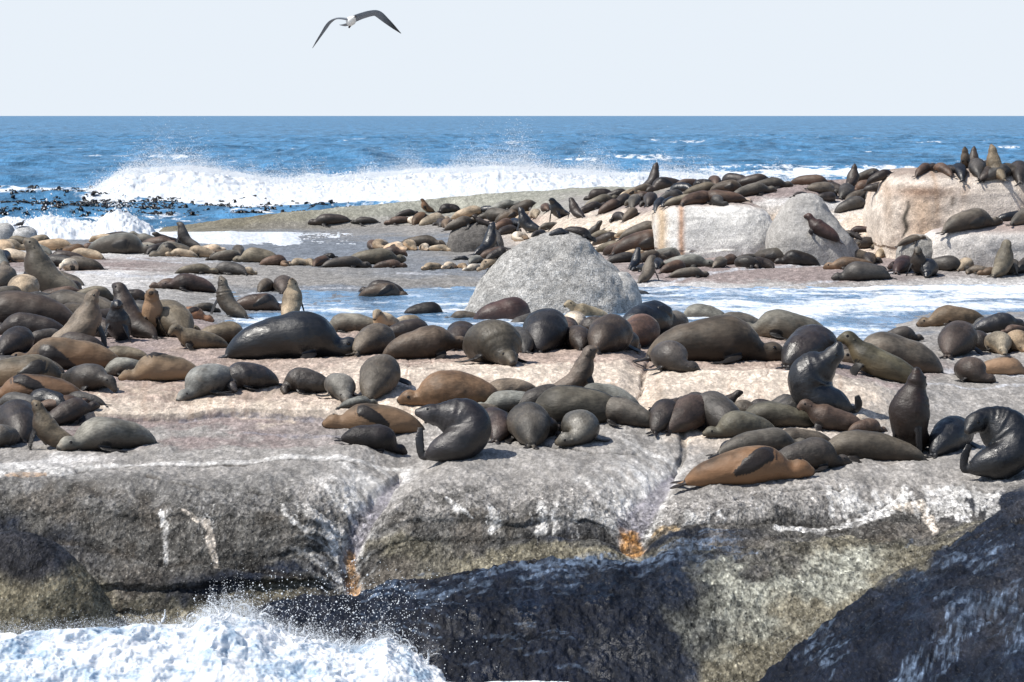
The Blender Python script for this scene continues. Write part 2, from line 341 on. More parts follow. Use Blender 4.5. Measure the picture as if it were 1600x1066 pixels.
def seg_dist(u, v, pts, sy=1.0):
    """distance from (u, v) to a polyline and the position along it 0..1"""
    best = np.full(u.shape, 1e9); along = np.zeros(u.shape)
    n = len(pts) - 1
    for i in range(n):
        (x0, y0), (x1, y1) = pts[i][:2], pts[i + 1][:2]
        dx, dy = x1 - x0, (y1 - y0) * sy
        t = np.clip(((u - x0) * dx + (v - y0) * sy * dy) / (dx * dx + dy * dy + 1e-9), 0, 1)
        d = np.hypot(u - x0 - t * dx, (v - y0) * sy - t * dy)
        m = d < best
        best = np.where(m, d, best); along = np.where(m, (i + t) / n, along)
    return best, along
def sstep(a, b, x):
    t = np.clip((x - a) / (b - a), 0, 1); return t * t * (3 - 2 * t)

# colour of the rock: ribs blended with an irregular, wandering boundary
wob = (fbm(GX * 1.3, GD * 0.8, oct=5, seed=3) * 1.1 + .45 * fbm(GX * 7, GD * 5, GZ * 7, oct=3, seed=30)) * np.clip(40 / GD, .35, 1)
Tn = np.clip(T[:, None] + wob, 0, len(SEG) - 1e-6)
kk = Tn.astype(int); ff = Tn - kk
ci = np.clip(np.arange(len(COLS))[None] + (50 * fbm(GX * 1.7 + 3, GD * 1.2, GZ * 1.5, oct=5, seed=6, gain=.6) * np.clip(45 / GD, .2, 1)), 0, len(COLS) - 1).astype(int)
def lut(ch):
    a = ribC[:, ch, :]
    f2 = sstep(.15, .85, ff)
    return a[kk, ci] * (1 - f2) + a[np.minimum(kk + 1, len(SEG)), ci] * f2
ALB = np.stack([lut(0), lut(1), lut(2)], -1); WET = lut(3)

n_big = fbm(GX * .35, GD * .22, oct=3, seed=11)
n_mid = fbm(GX * 1.6, GD * 1.1, GZ * 1.6, oct=4, seed=23)
n_fin = fbm(GX * 7, GD * 5, GZ * 7, oct=4, seed=31, gain=.62)
n_hi = fbm(GX * 22, GD * 14, GZ * 22, oct=2, seed=37)
rug = 0.55 + 0.45 * sstep(715, 780, V_)                                  # the wave-washed front is the roughest
GZd = GZ + 0.05 * n_big * sstep(30, 45, GD) + (0.05 + .05 * rug) * n_mid * np.where(GD > 50, .7, 1) + 0.038 * rug * n_fin + 0.024 * rug * n_hi
# layered ledges along the granite sheets
lay = vnoise(GX * .25 + 5, GZ * 9 + .5 * fbm(GX * .8, GD * .8, oct=2, seed=5), seed=8)
GDd = GD + 0.06 * rug * n_mid + .06 * lay * sstep(740, 800, V_)

for pts_, w_, dz in (([(640, 705), (592, 760), (558, 815), (552, 905)], 75, .20), ([(1075, 690), (1035, 735), (1000, 790), (988, 835)], 85, .20), ([(1012, 540), (1002, 580), (996, 620)], 40, .12), ([(230, 790), (250, 900)], 50, .05), ([(1385, 765), (1330, 790), (1240, 815)], 40, .08)):
    d_, _t = seg_dist(U_, V_, pts_)
    GZd = GZd - dz * (1 - sstep(0, w_, d_ * (1 + .25 * n_mid)))
fro = 1 - sstep(33.0, 34.2, GD)
GZd = GZd + fro * (.10 * fbm(GX * .9, GD * .9, oct=3, seed=101) + .05 * np.abs(fbm(GX * 3.1, GD * 3.1, oct=3, seed=103)) + .03 * fbm(GX * 9, GD * 9, oct=3, seed=104))
jit = 1 + .35 * fbm(U_ / 14, V_ / 9, oct=3, seed=77)
JW = [fbm(U_ / 16, V_ / 10, oct=3, seed=q) * 9 for q in (1, 2)]
BRK = sstep(-.22, .12, fbm(U_ / 5.5, V_ / 4.0, oct=3, seed=78))
def stroke(pts, w, color=None, strength=1.0, carve=0.0, ragged=0.6, wet=None, sy=1.0, fade=False, brk=.65):
    """a stain or painted glint (and a groove) along a polyline on the rock surface"""
    wm = np.max(w) * 1.6 + 12
    xs, ys = [p[0] for p in pts], [p[1] for p in pts]
    c0 = max(0, int((min(xs) - wm - COLS[0]) / 2)); c1 = min(len(COLS), int((max(xs) + wm - COLS[0]) / 2) + 1)
    vv = V_[:, c0:c1]
    rows = np.where(((vv > min(ys) - wm) & (vv < max(ys) + wm)).any(1))[0]
    if not len(rows): return
    r0, r1 = rows[0], rows[-1] + 1
    S = (slice(r0, r1), slice(c0, c1))
    ju = U_[S] + ragged * JW[int(pts[0][0]) % 2][S]
    d, t = seg_dist(ju, V_[S], pts, sy)
    ww = np.interp(t, np.linspace(0, 1, len(w)), w) if hasattr(w, '__len__') else w
    m = 1 - sstep(ww * .55 * jit[S], ww * 1.05 * jit[S], d)
    m = m * (1 - brk + brk * BRK[S])
    if fade: m = m * (1 - t)
    if color is not None:
        a = (m * strength)[..., None]
        ALB[S] = ALB[S] * (1 - a) + np.array(color) * a
        WET[S] = WET[S] * (1 - m * strength) + (wet or 0) * m * strength
    if carve:
        GZd[S] -= carve * (1 - sstep(ww * .45, ww * 1.35, d))
WHITE, ORANGE, MAUVE, CREAM, DARK = (.66, .645, .62), (.46, .21, .05), (.25, .238, .262), (.58, .49, .39), (.03, .028, .026)
# guano draining to the two gullies, in streaks
for gx, gy, x0, x1, side in ((575, 800, 470, 640, 0), (1010, 790, 860, 1100, 0)):
    rr = np.random.RandomState(gx)
    cpts = [(620, 730), (590, 762), (560, 800), (545, 850), (553, 905)] if gx == 575 else [(1060, 702), (1035, 735), (1008, 765), (990, 800), (985, 832)]
    for i in range(52):
        t = rr.rand(); k = int(t * 3.99); f = t * 4 - k
        ex = cpts[k][0] * (1 - f) + cpts[min(k + 1, 4)][0] * f; ey = cpts[k][1] * (1 - f) + cpts[min(k + 1, 4)][1] * f
        sgn = rr.choice([-1, 1], p=[.68, .32]); ln = rr.uniform(30, 125) * (.5 if sgn > 0 else 1)
        stroke([(ex, ey), (ex + sgn * ln * .5, ey - rr.uniform(8, 24)), (ex + sgn * ln, ey - rr.uniform(22, 48))], rr.uniform(2.5, 7.5), WHITE, rr.uniform(.5, .95), fade=True, brk=.4)
stroke([(625, 722), (590, 760), (562, 800), (548, 850), (553, 908)], [5, 15, 17, 16, 14], WHITE, .8, carve=.05)
stroke([(625, 722), (592, 760), (562, 800), (547, 835)], [5, 14, 17, 12], MAUVE, .95, carve=.05, wet=.5, ragged=.25, brk=.15)
stroke([(548, 825), (546, 860), (554, 908)], [9, 14, 12], (.45, .26, .12), .9, carve=.05, wet=.3, ragged=.4, brk=.3)
stroke([(1062, 700), (1035, 738), (1006, 775), (990, 830)], [6, 24, 34, 26], WHITE, .75, carve=.05)
stroke([(1058, 706), (1038, 735), (1010, 768), (985, 800)], [3, 12, 22, 26], MAUVE, .95, carve=.05, wet=.5, ragged=.25, brk=.15)
stroke([(982, 812), (990, 832)], [20, 22], (.50, .25, .07), .9, wet=.3, ragged=.5, brk=.2)
stroke([(1030, 815), (1060, 828)], [14, 6], (.5, .36, .2), .6)
for p, w in (([(255, 796), (260, 830), (259, 868)], [6, 5, 5]), ([(285, 798), (325, 815), (330, 850), (337, 882)], [3, 7, 7, 6]), ([(440, 788), (455, 812), (490, 835)], [4, 6, 3]),
             ([(765, 790), (775, 812), (768, 830)], [7, 9, 4]), ([(845, 788), (850, 812), (846, 832)], [9, 8, 9]), ([(866, 790), (866, 830)], [4, 5]), ([(893, 790), (900, 815)], [4, 3]),
             ([(700, 785), (715, 800), (740, 812)], [4, 5, 3]), ([(505, 820), (525, 845), (540, 860)], [8, 12, 6]), ([(1215, 820), (1280, 822), (1330, 815), (1395, 790), (1400, 770)], [6, 8, 10, 9, 4]),
             ([(1075, 800), (1090, 815), (1075, 820)], [7, 8, 5]), ([(1120, 800), (1130, 815)], [4, 3]), ([(1310, 770), (1340, 780), (1372, 785)], [10, 16, 12]), ([(1400, 785), (1440, 790), (1462, 830)], [6, 10, 7]),
             ([(1480, 775), (1500, 800)], [9, 6]), ([(1530, 775), (1560, 790)], [8, 5]), ([(1450, 770), (1490, 765), (1560, 772)], [5, 7, 4])):
    stroke(p, w, WHITE if p[0][0] not in (285, 1400) else (.72, .64, .55), .95, ragged=.8, brk=.4)
for i in range(44):
    rr = np.random.RandomState(900 + i); x = rr.uniform(1290, 1570); y = rr.uniform(758, 790)
    stroke([(x, y), (x + rr.uniform(-6, 8), y + rr.uniform(12, 34))], rr.uniform(2, 6), WHITE, rr.uniform(.6, 1), brk=.35)
for p, w in (([(0, 836), (120, 846), (250, 872), (380, 884), (520, 906)], [3, 5, 4, 5, 3]), ([(640, 846), (760, 838), (960, 834), (1140, 817), (1300, 806), (1400, 772)], [2, 3, 3, 3, 4, 2]), ([(150, 905), (185, 950), (200, 985)], [3, 5, 3]), ([(840, 852), (850, 838)], 2), ([(1200, 838), (1290, 830), (1400, 842)], [2, 3, 2]),
             ([(700, 905), (860, 880), (1010, 868)], [1, 2, 1]), ([(1420, 880), (1500, 845), (1600, 815)], [2, 3, 2]), ([(230, 745), (300, 760), (420, 770)], 1.5), ([(820, 690), (930, 705), (1000, 702)], 1.2), ([(1150, 775), (1210, 768), (1320, 762)], 1.5)):
    stroke(p, w, (.04, .036, .032), .7, carve=.035, ragged=1.2, brk=.3)
rr = np.random.RandomState(77)
for cx0, n0 in ((257, 5), (330, 6), (470, 4), (768, 4), (850, 6), (885, 4), (1110, 4)):
    for i in range(n0):
        x = cx0 + rr.normal(0, 11); y = rr.uniform(786, 800); stroke([(x, y), (x + rr.uniform(-4, 5), y + rr.uniform(15, 60))], [rr.uniform(1, 2.6), .6], WHITE, rr.uniform(.35, .8), brk=.7, ragged=1.0)
stroke([(0, 735), (50, 732), (110, 736)], [14, 12, 9], WHITE, .8)
stroke([(10, 744), (40, 742), (70, 740)], [3, 5, 3], (.5, .3, .15), .6)
stroke([(120, 730), (300, 722), (420, 720), (560, 716), (640, 712)], [3, 3, 4, 3, 2], WHITE, .8, ragged=.3)
stroke([(120, 733), (300, 726), (420, 724), (560, 720)], [1.5, 2, 2, 1], DARK, .6, carve=.02, ragged=.2)
stroke([(280, 655), (400, 650), (500, 656), (560, 662)], [4, 6, 5, 3], MAUVE, .7, ragged=.4, wet=.2)
stroke([(380, 676), (470, 680), (540, 683), (600, 690)], [2, 3, 3, 2], MAUVE, .7, ragged=.4, wet=.2)
stroke([(0, 612), (60, 600), (200, 606), (350, 632), (500, 632), (620, 640)], [8, 10, 12, 8, 6, 6], CREAM, .45, sy=1.5)
stroke([(1012, 548), (1005, 575), (1002, 600), (996, 612)], [3, 4, 3, 1.5], (.10, .075, .06), .8, carve=.05, ragged=.5)
stroke([(1060, 630), (1070, 690), (1052, 712)], [6, 6, 3], DARK, .5, carve=.05, ragged=.4)
for p in ([(637, 548), (640, 570), (634, 592)], [(668, 545), (675, 570)], [(690, 545), (700, 560)], [(1196, 552), (1200, 590)], [(905, 560), (930, 565)], [(1075, 548), (1120, 560)]):
    stroke(p, 1.6, (.16, .10, .08), .7, carve=.012, ragged=.5)
for x in (150, 380, 700, 930, 1090, 1260):                                # drip stains down the tan face
    rr = np.random.RandomState(x)
    for i in range(7):
        xx = x + rr.uniform(-90, 90); stroke([(xx, 590 + rr.uniform(0, 15)), (xx + rr.uniform(-5, 5), 650)], rr.uniform(3, 8), CREAM if i % 2 else (.45, .33, .25), rr.uniform(.25, .5))
RILL_GLINT = (.12, .165, .24)  # wet film on the rock, its blue sky reflection painted into the colour
def rill_glints(pts, w, n, seed, ln=26, st=.75):
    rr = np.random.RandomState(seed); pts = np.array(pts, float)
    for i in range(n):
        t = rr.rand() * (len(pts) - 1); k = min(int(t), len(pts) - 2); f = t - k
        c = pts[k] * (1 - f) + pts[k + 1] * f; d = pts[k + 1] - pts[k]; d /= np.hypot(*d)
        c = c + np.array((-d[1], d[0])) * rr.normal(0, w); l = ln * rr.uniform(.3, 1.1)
        stroke([tuple(c - d * l), tuple(c + d * l * .2 + (0, rr.uniform(-2, 2))), tuple(c + d * l)], rr.uniform(.8, 3.2), RILL_GLINT, rr.uniform(.35, st), ragged=1.2, wet=.95, brk=.85)
rill_glints([(1600, 925), (1530, 948), (1480, 985), (1430, 1050), (1400, 1090)], 16, 95, 1)
rill_glints([(1610, 960), (1570, 1010)], 14, 22, 2); rill_glints([(1320, 990), (1250, 1050)], 22, 18, 3)
rill_glints([(1130, 850), (1000, 868), (900, 885), (800, 905), (650, 925)], 12, 60, 4, 34, .6)
rill_glints([(1150, 842), (1050, 856), (950, 870), (820, 892), (700, 905), (580, 920)], 6, 60, 14, 40, .6)  # bluish sheen of the wet dome crest, painted as streaks
rill_glints([(1000, 872), (1090, 866), (1170, 850)], 12, 18, 5, 30, .5); rill_glints([(20, 870), (90, 900), (120, 930)], 12, 20, 6)
rill_glints([(560, 985), (700, 1000), (900, 1005)], 30, 40, 7, 24, .45); rill_glints([(1420, 900), (1560, 850)], 14, 20, 8)
# wash and guano tracks on the flat rock in the middle distance
for p, w in (([(120, 425), (200, 433), (330, 432)], 7), ([(200, 405), (280, 412), (330, 410)], 4), ([(330, 465), (450, 452), (600, 450)], 3), ([(1000, 452), (1080, 432), (1180, 418), (1300, 412)], 5),
             ([(1020, 470), (1120, 470), (1240, 455)], 5), ([(1200, 450), (1350, 432), (1500, 420), (1600, 412)], 4), ([(620, 428), (700, 430)], 3), ([(1420, 560), (1470, 575), (1600, 588)], 7), ([(1450, 600), (1520, 606), (1600, 602)], 5)):
    stroke(p, w, (.50, .51, .54), .75, sy=2.2)
for i in range(14):
    rr = np.random.RandomState(50 + i); x = rr.uniform(880, 1010)
    stroke([(x, 352), (x + rr.uniform(-2, 2), 376)], rr.uniform(1, 2.5), (.52, .40, .28), .5, ragged=.1)
ALB = ALB * (1 + .10 * n_mid[..., None])
bn = fbm(GX * 1.1 + 9, GD * .7, GZ * 1.6, oct=5, seed=121, gain=.6)
dk = ((1 - sstep(.13, .25, ALB[..., 0])) * (1 - WET * .9))[..., None]
ALB = ALB * (1 - dk * sstep(.02, .35, bn)[..., None] * .55) + dk * .55 * sstep(.02, .35, bn)[..., None] * np.array((.115, .097, .078))
ALB = ALB * (1 - .6 * dk * sstep(.05, .4, -bn)[..., None])
P = np.stack([GA * GDd, GDd, GZd], -1)
m_rock = mat_rock(squash=True, spots=.22)
shelf = link('rock_shelf', mesh_grid('rock_shelf', P, {'albedo': ALB.reshape(-1, 3).clip(.005, .9), 'wet': WET.ravel(), 'rug': sstep(735, 800, V_).ravel() * (1 - .55 * sstep(.6, .9, WET.ravel()))}), m_rock)
tag(shelf, kind='structure')
PYD = HZ + (H - GZd) * F / GDd

def ground_px(px, py):
    """nearest visible point of the shelf under a photo pixel"""
    c = int(np.clip(round((px - COLS[0]) / 2), 0, len(COLS) - 1))
    v = PYD[:, c]
    ok = np.where((v[1:] <= py) & (v[:-1] > py - 3))[0]
    vis = np.minimum.accumulate(v)
    i = int(np.argmax(vis <= py))
    if vis[i] > py: i = len(v) - 2
    D = GDd[i, c]
    return Vector(((px - CX) / F * D, D, GZd[i, c]))
def zt(X, Y):
    c = int(np.clip(round((X / Y * F + CX - COLS[0]) / 2), 0, len(COLS) - 1))
    return float(np.interp(Y, GD[:, c], GZd[:, c]))
# ---------------------------------------------------------------- boulders and blocks (each a thing)
SOLIDS = []
def rock_profile(name, px, py, D, levels, depth, label, mat, exp=2.6, rough=.06, seed=0, yoff=None, cat='boulder', nseg=120, nlev=70, palette=None, tilt=0.0, rug=0.25):
    """stacked rounded slices. levels: (height m, left m, right m, depth factor) about the base point at pixel px,py and distance D"""
    z0 = H - (py - HZ) * D / F
    bx = (px - CX) / F * D
    lv = np.array(levels); lv[:, 0] = np.maximum.accumulate(lv[:, 0]); first = lv[0].copy(); first[0] -= .9; lv = np.vstack([first, lv])
    hs = np.linspace(0, 1, nlev); key = np.linspace(0, 1, len(lv))
    hh, xl, xr, dp = (np.interp(hs, key, lv[:, k]) for k in range(4))
    hh, xl, xr, dp = (smooth1(a, 3, 0) for a in (hh, xl, xr, dp))
    th = np.linspace(0, 2 * np.pi, nseg, endpoint=False)
    c, s = np.cos(th), np.sin(th)
    cx_, sy_ = np.sign(c) * np.abs(c) ** (2 / exp), np.sign(s) * np.abs(s) ** (2 / exp)
    X = (xl + xr)[:, None] / 2 + (xr - xl)[:, None] / 2 * cx_[None]
    Y = depth / 2 * dp[:, None] * sy_[None] + depth / 2 + tilt * hh[:, None]
    Z = np.broadcast_to(hh[:, None], X.shape)
    d = fbm(X * .7 + seed, Y * .7, Z * .7, oct=3, seed=seed) * rough * 2.4 - np.abs(fbm(X * 1.9 + seed, Y * 1.9, Z * 1.9, oct=4, seed=seed + 5)) * rough * 1.6 + fbm(X * 9, Y * 9, Z * 9, oct=3, seed=seed + 6) * rough * .35
    nx, ny = cx_[None] / 1.0, sy_[None]
    nl = np.hypot(nx, ny) + 1e-6
    X = X + d * nx / nl; Y = Y + d * ny / nl; Z = Z + d * .8 * (np.abs(Z) > .02)
    V = np.stack([X + bx, Y + D, Z + z0], -1)
    top = V[-1].mean(0); V2 = np.vstack([V.reshape(-1, 3), top[None]])
    idx = np.arange(nlev * nseg).reshape(nlev, nseg); nx_ = np.roll(idx, -1, 1)
    q = np.stack([idx[:-1], nx_[:-1], nx_[1:], idx[1:]], -1).reshape(-1, 4)
    capq = np.stack([idx[-1], nx_[-1], np.full(nseg, len(V2) - 1), np.full(nseg, len(V2) - 1)], -1)
    me = bpy.data.meshes.new(name)
    Vv = V2; h01 = np.clip((Vv[:, 2] - z0) / max(hh[-1], .01), 0, 1.1)
    if palette: alb, wet = palette(Vv[:, 0] - bx, Vv[:, 1] - D, Vv[:, 2] - z0, h01)
    else: alb, wet = np.tile((.42, .41, .385), (len(Vv), 1)), np.zeros(len(Vv))
    bm_faces = [tuple(r) for r in q] + [(r[0], r[1], r[2]) for r in capq]
    me.from_pydata([tuple(v) for v in Vv], [], bm_faces); me.shade_smooth(); me.update()
    at = me.attributes.new('albedo', 'FLOAT_COLOR', 'POINT'); b = np.ones((len(Vv), 4), np.float32); b[:, :3] = np.clip(alb, .005, .9); at.data.foreach_set('color', b.ravel())
    at = me.attributes.new('wet', 'FLOAT', 'POINT'); at.data.foreach_set('value', wet.astype(np.float32))
    at = me.attributes.new('rug', 'FLOAT', 'POINT'); at.data.foreach_set('value', np.full(len(Vv), rug, np.float32))
    o = link(name, me, mat)
    tag(o, label, cat)
    SOLIDS.append(BVHTree.FromPolygons([tuple(v) for v in Vv], bm_faces))
    return o

def pal_speck(base, low=None):
    def f(x, y, z, h):
        n = fbm(x * 1.5, y * 1.5, z * 1.5, oct=3, seed=4)
        a = np.array(base)[None] * (1 + .14 * n[:, None])
        if low is not None:
            k = (1 - sstep(.0, .35, h + .15 * n))[:, None]; a = a * (1 - k) + np.array(low)[None] * k
        return a, np.zeros(len(x))
    return f
m_boulder = mat_rock('granite_boulder', contrast=.75, fine=1.3)
m_block = mat_rock('guano_rock', contrast=.5)

# central boulder: outline read at 65 photo pixels to the metre
s = 65.0
def lev(rows, cx, base, sc): return [((base - y) / sc, (a - cx) / sc, (b - cx) / sc, d) for y, a, b, d in rows]
rock_profile('boulder', 862, 502, 62.5, lev([(530, 700, 1010, 1.0), (490, 722, 1000, 1.0), (465, 738, 996, .95), (440, 757, 982, .86), (415, 777, 957, .74), (395, 800, 938, .6), (380, 826, 926, .45), (371, 845, 912, .3), (367, 862, 897, .14)], 862, 502, 67.2), 3.2,
             'big pale grey speckled dome boulder in the middle, seals lying along its foot', m_boulder, exp=2.3, rough=.055, seed=6, palette=pal_speck((.40, .39, .37)), tilt=.25, rug=.7)
rock_profile('boulder', 985, 494, 63.5, lev([(500, 950, 1003, 1), (470, 955, 1003, .9), (445, 960, 994, .7), (428, 962, 980, .3)], 985, 494, 66), 1.2,
             'narrow grey rock leaning on the right foot of the big dome boulder', m_boulder, exp=2.2, rough=.04, seed=9, palette=pal_speck((.44, .43, .41)), nseg=60, nlev=30)
rock_profile('boulder', 742, 391, 91, lev([(395, 697, 792, 1), (380, 698, 790, 1), (365, 702, 782, .92), (355, 708, 772, .75), (349, 716, 758, .5), (347, 725, 750, .2)], 742, 391, 46), 1.8,
             'small dark grey angular boulder left of the big dome boulder', m_boulder, exp=3.2, rough=.06, seed=14, palette=pal_speck((.15, .14, .13)), nseg=90, nlev=44)

def pal_white(x, y, z, h):
    n = fbm(x * 1.2, y * 1.2, z * 1.2, oct=4, seed=41)
    st = fbm(x * 3.2, y * 3.2, z * .25, oct=4, seed=43)
    base = np.tile((.74, .72, .68), (len(x), 1)) * (1 + .16 * st[:, None])
    for x0, w, c in ((-1.82, .15, (.50, .36, .22)), (-1.25, .10, (.50, .27, .15))):
        k = np.exp(-((x - x0 + .05 * n) / w) ** 2)[:, None] * .85; base = base * (1 - k) + np.array(c) * k
    k = (sstep(.72, .95, h + .12 * n) * sstep(.3, 1.0, y))[:, None]; base = base * (1 - k) + np.array((.36, .30, .27)) * k
    k = (sstep(1.5, 2.1, x + .3 * n))[:, None] * .5; base = base * (1 - k) + np.array((.55, .55, .54)) * k  # right end greyed: its shaded side put into the colour
    return base, np.zeros(len(x))
rock_profile('rock_block', 1130, 393, 81, lev([(400, 1032, 1222, 1), (385, 1030, 1226, 1), (360, 1028, 1220, .98), (340, 1030, 1208, .95), (328, 1036, 1196, .9), (322, 1048, 1180, .8), (319, 1066, 1160, .5), (318, 1090, 1140, .2)], 1130, 393, 51), 5.2,
             'long white guano covered rock block with two rusty streaks at its left end', m_block, exp=4.5, rough=.05, seed=21, cat='rock', palette=pal_white, nseg=180, nlev=70)
def pal_big(x, y, z, h):
    n = fbm(x * 1.1, y * 1.1, z * 1.1, oct=4, seed=51)
    st = fbm(x * 2.4, y * 2.4, z * .3, oct=4, seed=53)
    base = np.tile((.70, .62, .54), (len(x), 1)) * (1 + .16 * st[:, None])
    def ov(k, c): 
        nonlocal base
        k = np.clip(k, 0, 1)[:, None]; base = base * (1 - k) + np.array(c) * k
    ov(sstep(-1.9, -2.5, x) * .6, (.50,.50,.49))
    ov(np.exp(-((x + .55 + .2 * n) / .55) ** 2) * (1 - sstep(.55, .8, h)) * .65, (.46, .30, .18))
    ov(np.exp(-((x + .5 + .2 * n) / 1.0) ** 2) * np.exp(-((h - .72) / .10) ** 2) * .9, (.27, .17, .115))
    ov(sstep(.84, .98, h + .1 * n), (.35, .285, .245))
    for x0, w0, k0 in ((-2.0, .06, .35), (-1.45, .10, .4), (-.1, .07, .6), (.75, .10, .45), (1.3, .06, .5), (1.9, .12, .4), (2.5, .07, .4)):
        ov(np.exp(-((x - x0 + .07 * n) / w0) ** 2) * k0 * sstep(.1, .5, h), (.40, .27, .18))
    crack = np.exp(-((x + 1.0 - .22 * (h - .35) + .05 * np.sin(z * 9)) / (.012 + .07 * np.clip(1 - ((h - .35) / .26) ** 2, 0, 1))) ** 2) * (h < .60) * (h > .1); ov(crack * .95, (.03, .03, .025))
    crack = np.exp(-((x - .28 + .10 * np.sin(z * 3) + .03 * np.sin(z * 13)) / (.012 + .04 * np.clip(h, 0, 1))) ** 2) * (h < .78) * (h > .12)
    ov(crack * .8, (.06, .045, .03))
    return base, np.zeros(len(x))
rock_profile('rock_block', 1470, 386, 80.5, lev([(395, 1382, 1720, 1), (370, 1380, 1720, 1), (340, 1380, 1720, .99), (310, 1386, 1718, .97), (290, 1394, 1716, .95), (277, 1406, 1712, .9), (270, 1424, 1700, .8), (267, 1450, 1680, .5)], 1470, 386, 52.2), 6.5,
             'tall cream and rust stained rock block at the right with seals resting on top', m_block, exp=4.5, rough=.07, seed=33, cat='rock', palette=pal_big, nseg=220, nlev=90)
rock_profile('boulder', 1285, 385, 79, lev([(392, 1206, 1350, 1), (375, 1206, 1342, 1), (355, 1212, 1322, .85), (335, 1222, 1304, .65), (318, 1236, 1294, .45), (308, 1250, 1284, .25), (305, 1262, 1276, .1)], 1285, 385, 53), 2.2,
             'smooth pale grey sloping boulder between the white block and the tall rust stained block', m_block, exp=2.4, rough=.05, seed=37, palette=pal_speck((.39, .375, .355)), nseg=100, nlev=50)
rock_profile('boulder', 1438, 388, 77.5, lev([(394, 1404, 1480, 1), (384, 1410, 1474, .95), (374, 1420, 1460, .7), (368, 1432, 1446, .3)], 1438, 388, 54), 1.2,
             'low grey speckled rock against the front foot of the tall stained block', m_boulder, exp=2.3, rough=.04, seed=45, palette=pal_speck((.33, .315, .29)), nseg=60, nlev=30)
rock_profile('rock_block', 1560, 392, 77, lev([(398, 1450, 1760, 1), (380, 1455, 1760, 1), (366, 1470, 1760, .98), (358, 1495, 1755, .9), (351, 1530, 1745, .6), (349, 1560, 1720, .3)], 1560, 392, 54.5), 3.2,
             'low mauve topped rock ledge with a white face at the right edge', m_block, exp=4, rough=.05, seed=47, cat='rock',
             palette=lambda x, y, z, h: ((lambda k: (np.tile((.63, .59, .55), (len(x), 1)) * (1 - k) + np.array((.34, .275, .25)) * k))(sstep(.5, .8, h + .1 * fbm(x * 2, y * 2, z * 2, seed=3))[:, None]), np.zeros(len(x))), nseg=120, nlev=40)
rock_profile('boulder', 1145, 316, 84, lev([(330, 1138, 1178, 1), (322, 1138, 1178, 1), (316, 1140, 1177, .9), (313, 1146, 1172, .5)], 1145, 320, 50), .7,
             'loose flat tan slab on top of the white rock block', m_block, exp=4, rough=.02, seed=49, palette=pal_speck((.52, .42, .34)), nseg=50, nlev=20)
rock_profile('boulder', 33, 371, 100, lev([(378, 14, 56, 1), (366, 16, 55, .95), (358, 22, 50, .7), (353, 30, 42, .3)], 33, 371, 42), 1.0,
             'round pale grey boulder at the far left edge before the surf', m_boulder, exp=2.2, rough=.03, seed=55, palette=pal_speck((.50, .50, .49)), nseg=50, nlev=24)
rock_profile('boulder', 3, 362, 103, lev([(370, -25, 22, 1), (358, -22, 18, .9), (351, -10, 12, .5), (349, -4, 6, .2)], 3, 362, 41), 1.0,
             'low pale boulder cut by the left edge of the photo behind the seals', m_boulder, exp=2.2, rough=.03, seed=56, palette=pal_speck((.48, .47, .45)), nseg=50, nlev=24)
def pal_wetrock(x, y, z, h):
    n = fbm(x * 1.6, y * 1.6, z * 1.6, oct=4, seed=61)
    k = sstep(.52, .72, h + .22 * n)[:, None]
    a = np.tile((.17, .15, .105), (len(x), 1)) * (1 - k) + np.array((.03, .03, .035)) * k
    return a * (1 + .2 * n[:, None]), k[:, 0] * .8
rock_profile('boulder', 40, 992, 32.2, lev([(1010, -160, 172, 1), (985, -150, 160, 1), (955, -140, 142, .95), (920, -130, 112, .82), (890, -110, 82, .62), (868, -80, 50, .4), (856, -50, 20, .2), (851, -30, -5, .08)], 40, 992, 130), 1.9,
             'rounded yellow brown rock with a dark wet top at the lower left, above the surf', m_rock, exp=2.3, rough=.05, seed=63, palette=pal_wetrock, rug=1.0)

# ---------------------------------------------------------------- the sea
def sea_height(X, Y, lod=1.0):
    rs = np.random.RandomState(12)
    z = np.zeros_like(X)
    warp = [vnoise(X / s_, Y / s_, seed=i) for i, s_ in enumerate((9, 30, 90))]
    for i in range(46):
        lam = 2.6 * 1.13 ** i if i < 34 else rs.uniform(20, 120)
        th = math.pi * 1.5 + rs.normal(0, .65)
        k = 2 * math.pi / lam
        amp = min(.02 * lam ** .78, .30) * .30
        ph = rs.uniform(0, 6.28)
        fade = np.clip(lam * 42 / np.maximum(Y, 1), 0, 1) 
        w = np.sin((X * math.cos(th) + Y * math.sin(th)) * k + ph + 3.0 * warp[i % 3])
        z += amp * fade * (1 - np.abs(w)) ** 1.25 * 1.6
    z = z - np.mean(z[Y < 400])
    # one long swell hump on the left horizon and some far crests
    for (sx, d0, a, wx, wd) in ((500, 430, 1.6, 60, 30), (570, 400, 1.2, 45, 25), (320, 480, 1.3, 60, 30), (1150, 520, 1.4, 90, 40), (60, 380, 1.0, 60, 24), (900, 640, 1.7, 100, 50)):
        px_ = X / Y * F + CX
        z += a * np.exp(-((px_ - sx) / wx) ** 2 - ((Y - d0) / wd) ** 2)
    return z
cols = np.arange(-600, 2201, 3.2)
dd = [17.0]
while dd[-1] < 90000: dd.append(dd[-1] * (1.012 if dd[-1] < 95 else 1.0035 if dd[-1] < 900 else 1.02 if dd[-1] < 6000 else 1.1))
dd = np.array(dd)
SD, SA = np.meshgrid(dd, (cols - CX) / F, indexing='ij')
SX = SD * SA
near = 1 - sstep(60, 110, SD)
SZ = SEA + sea_height(SX, SD) * sstep(50, 140, SD) + near * .07 * fbm(SX * 1.4, SD * 1.0, oct=5, seed=70)
SU = SA * F + CX; SV = HZ + (H - SZ) * F / SD
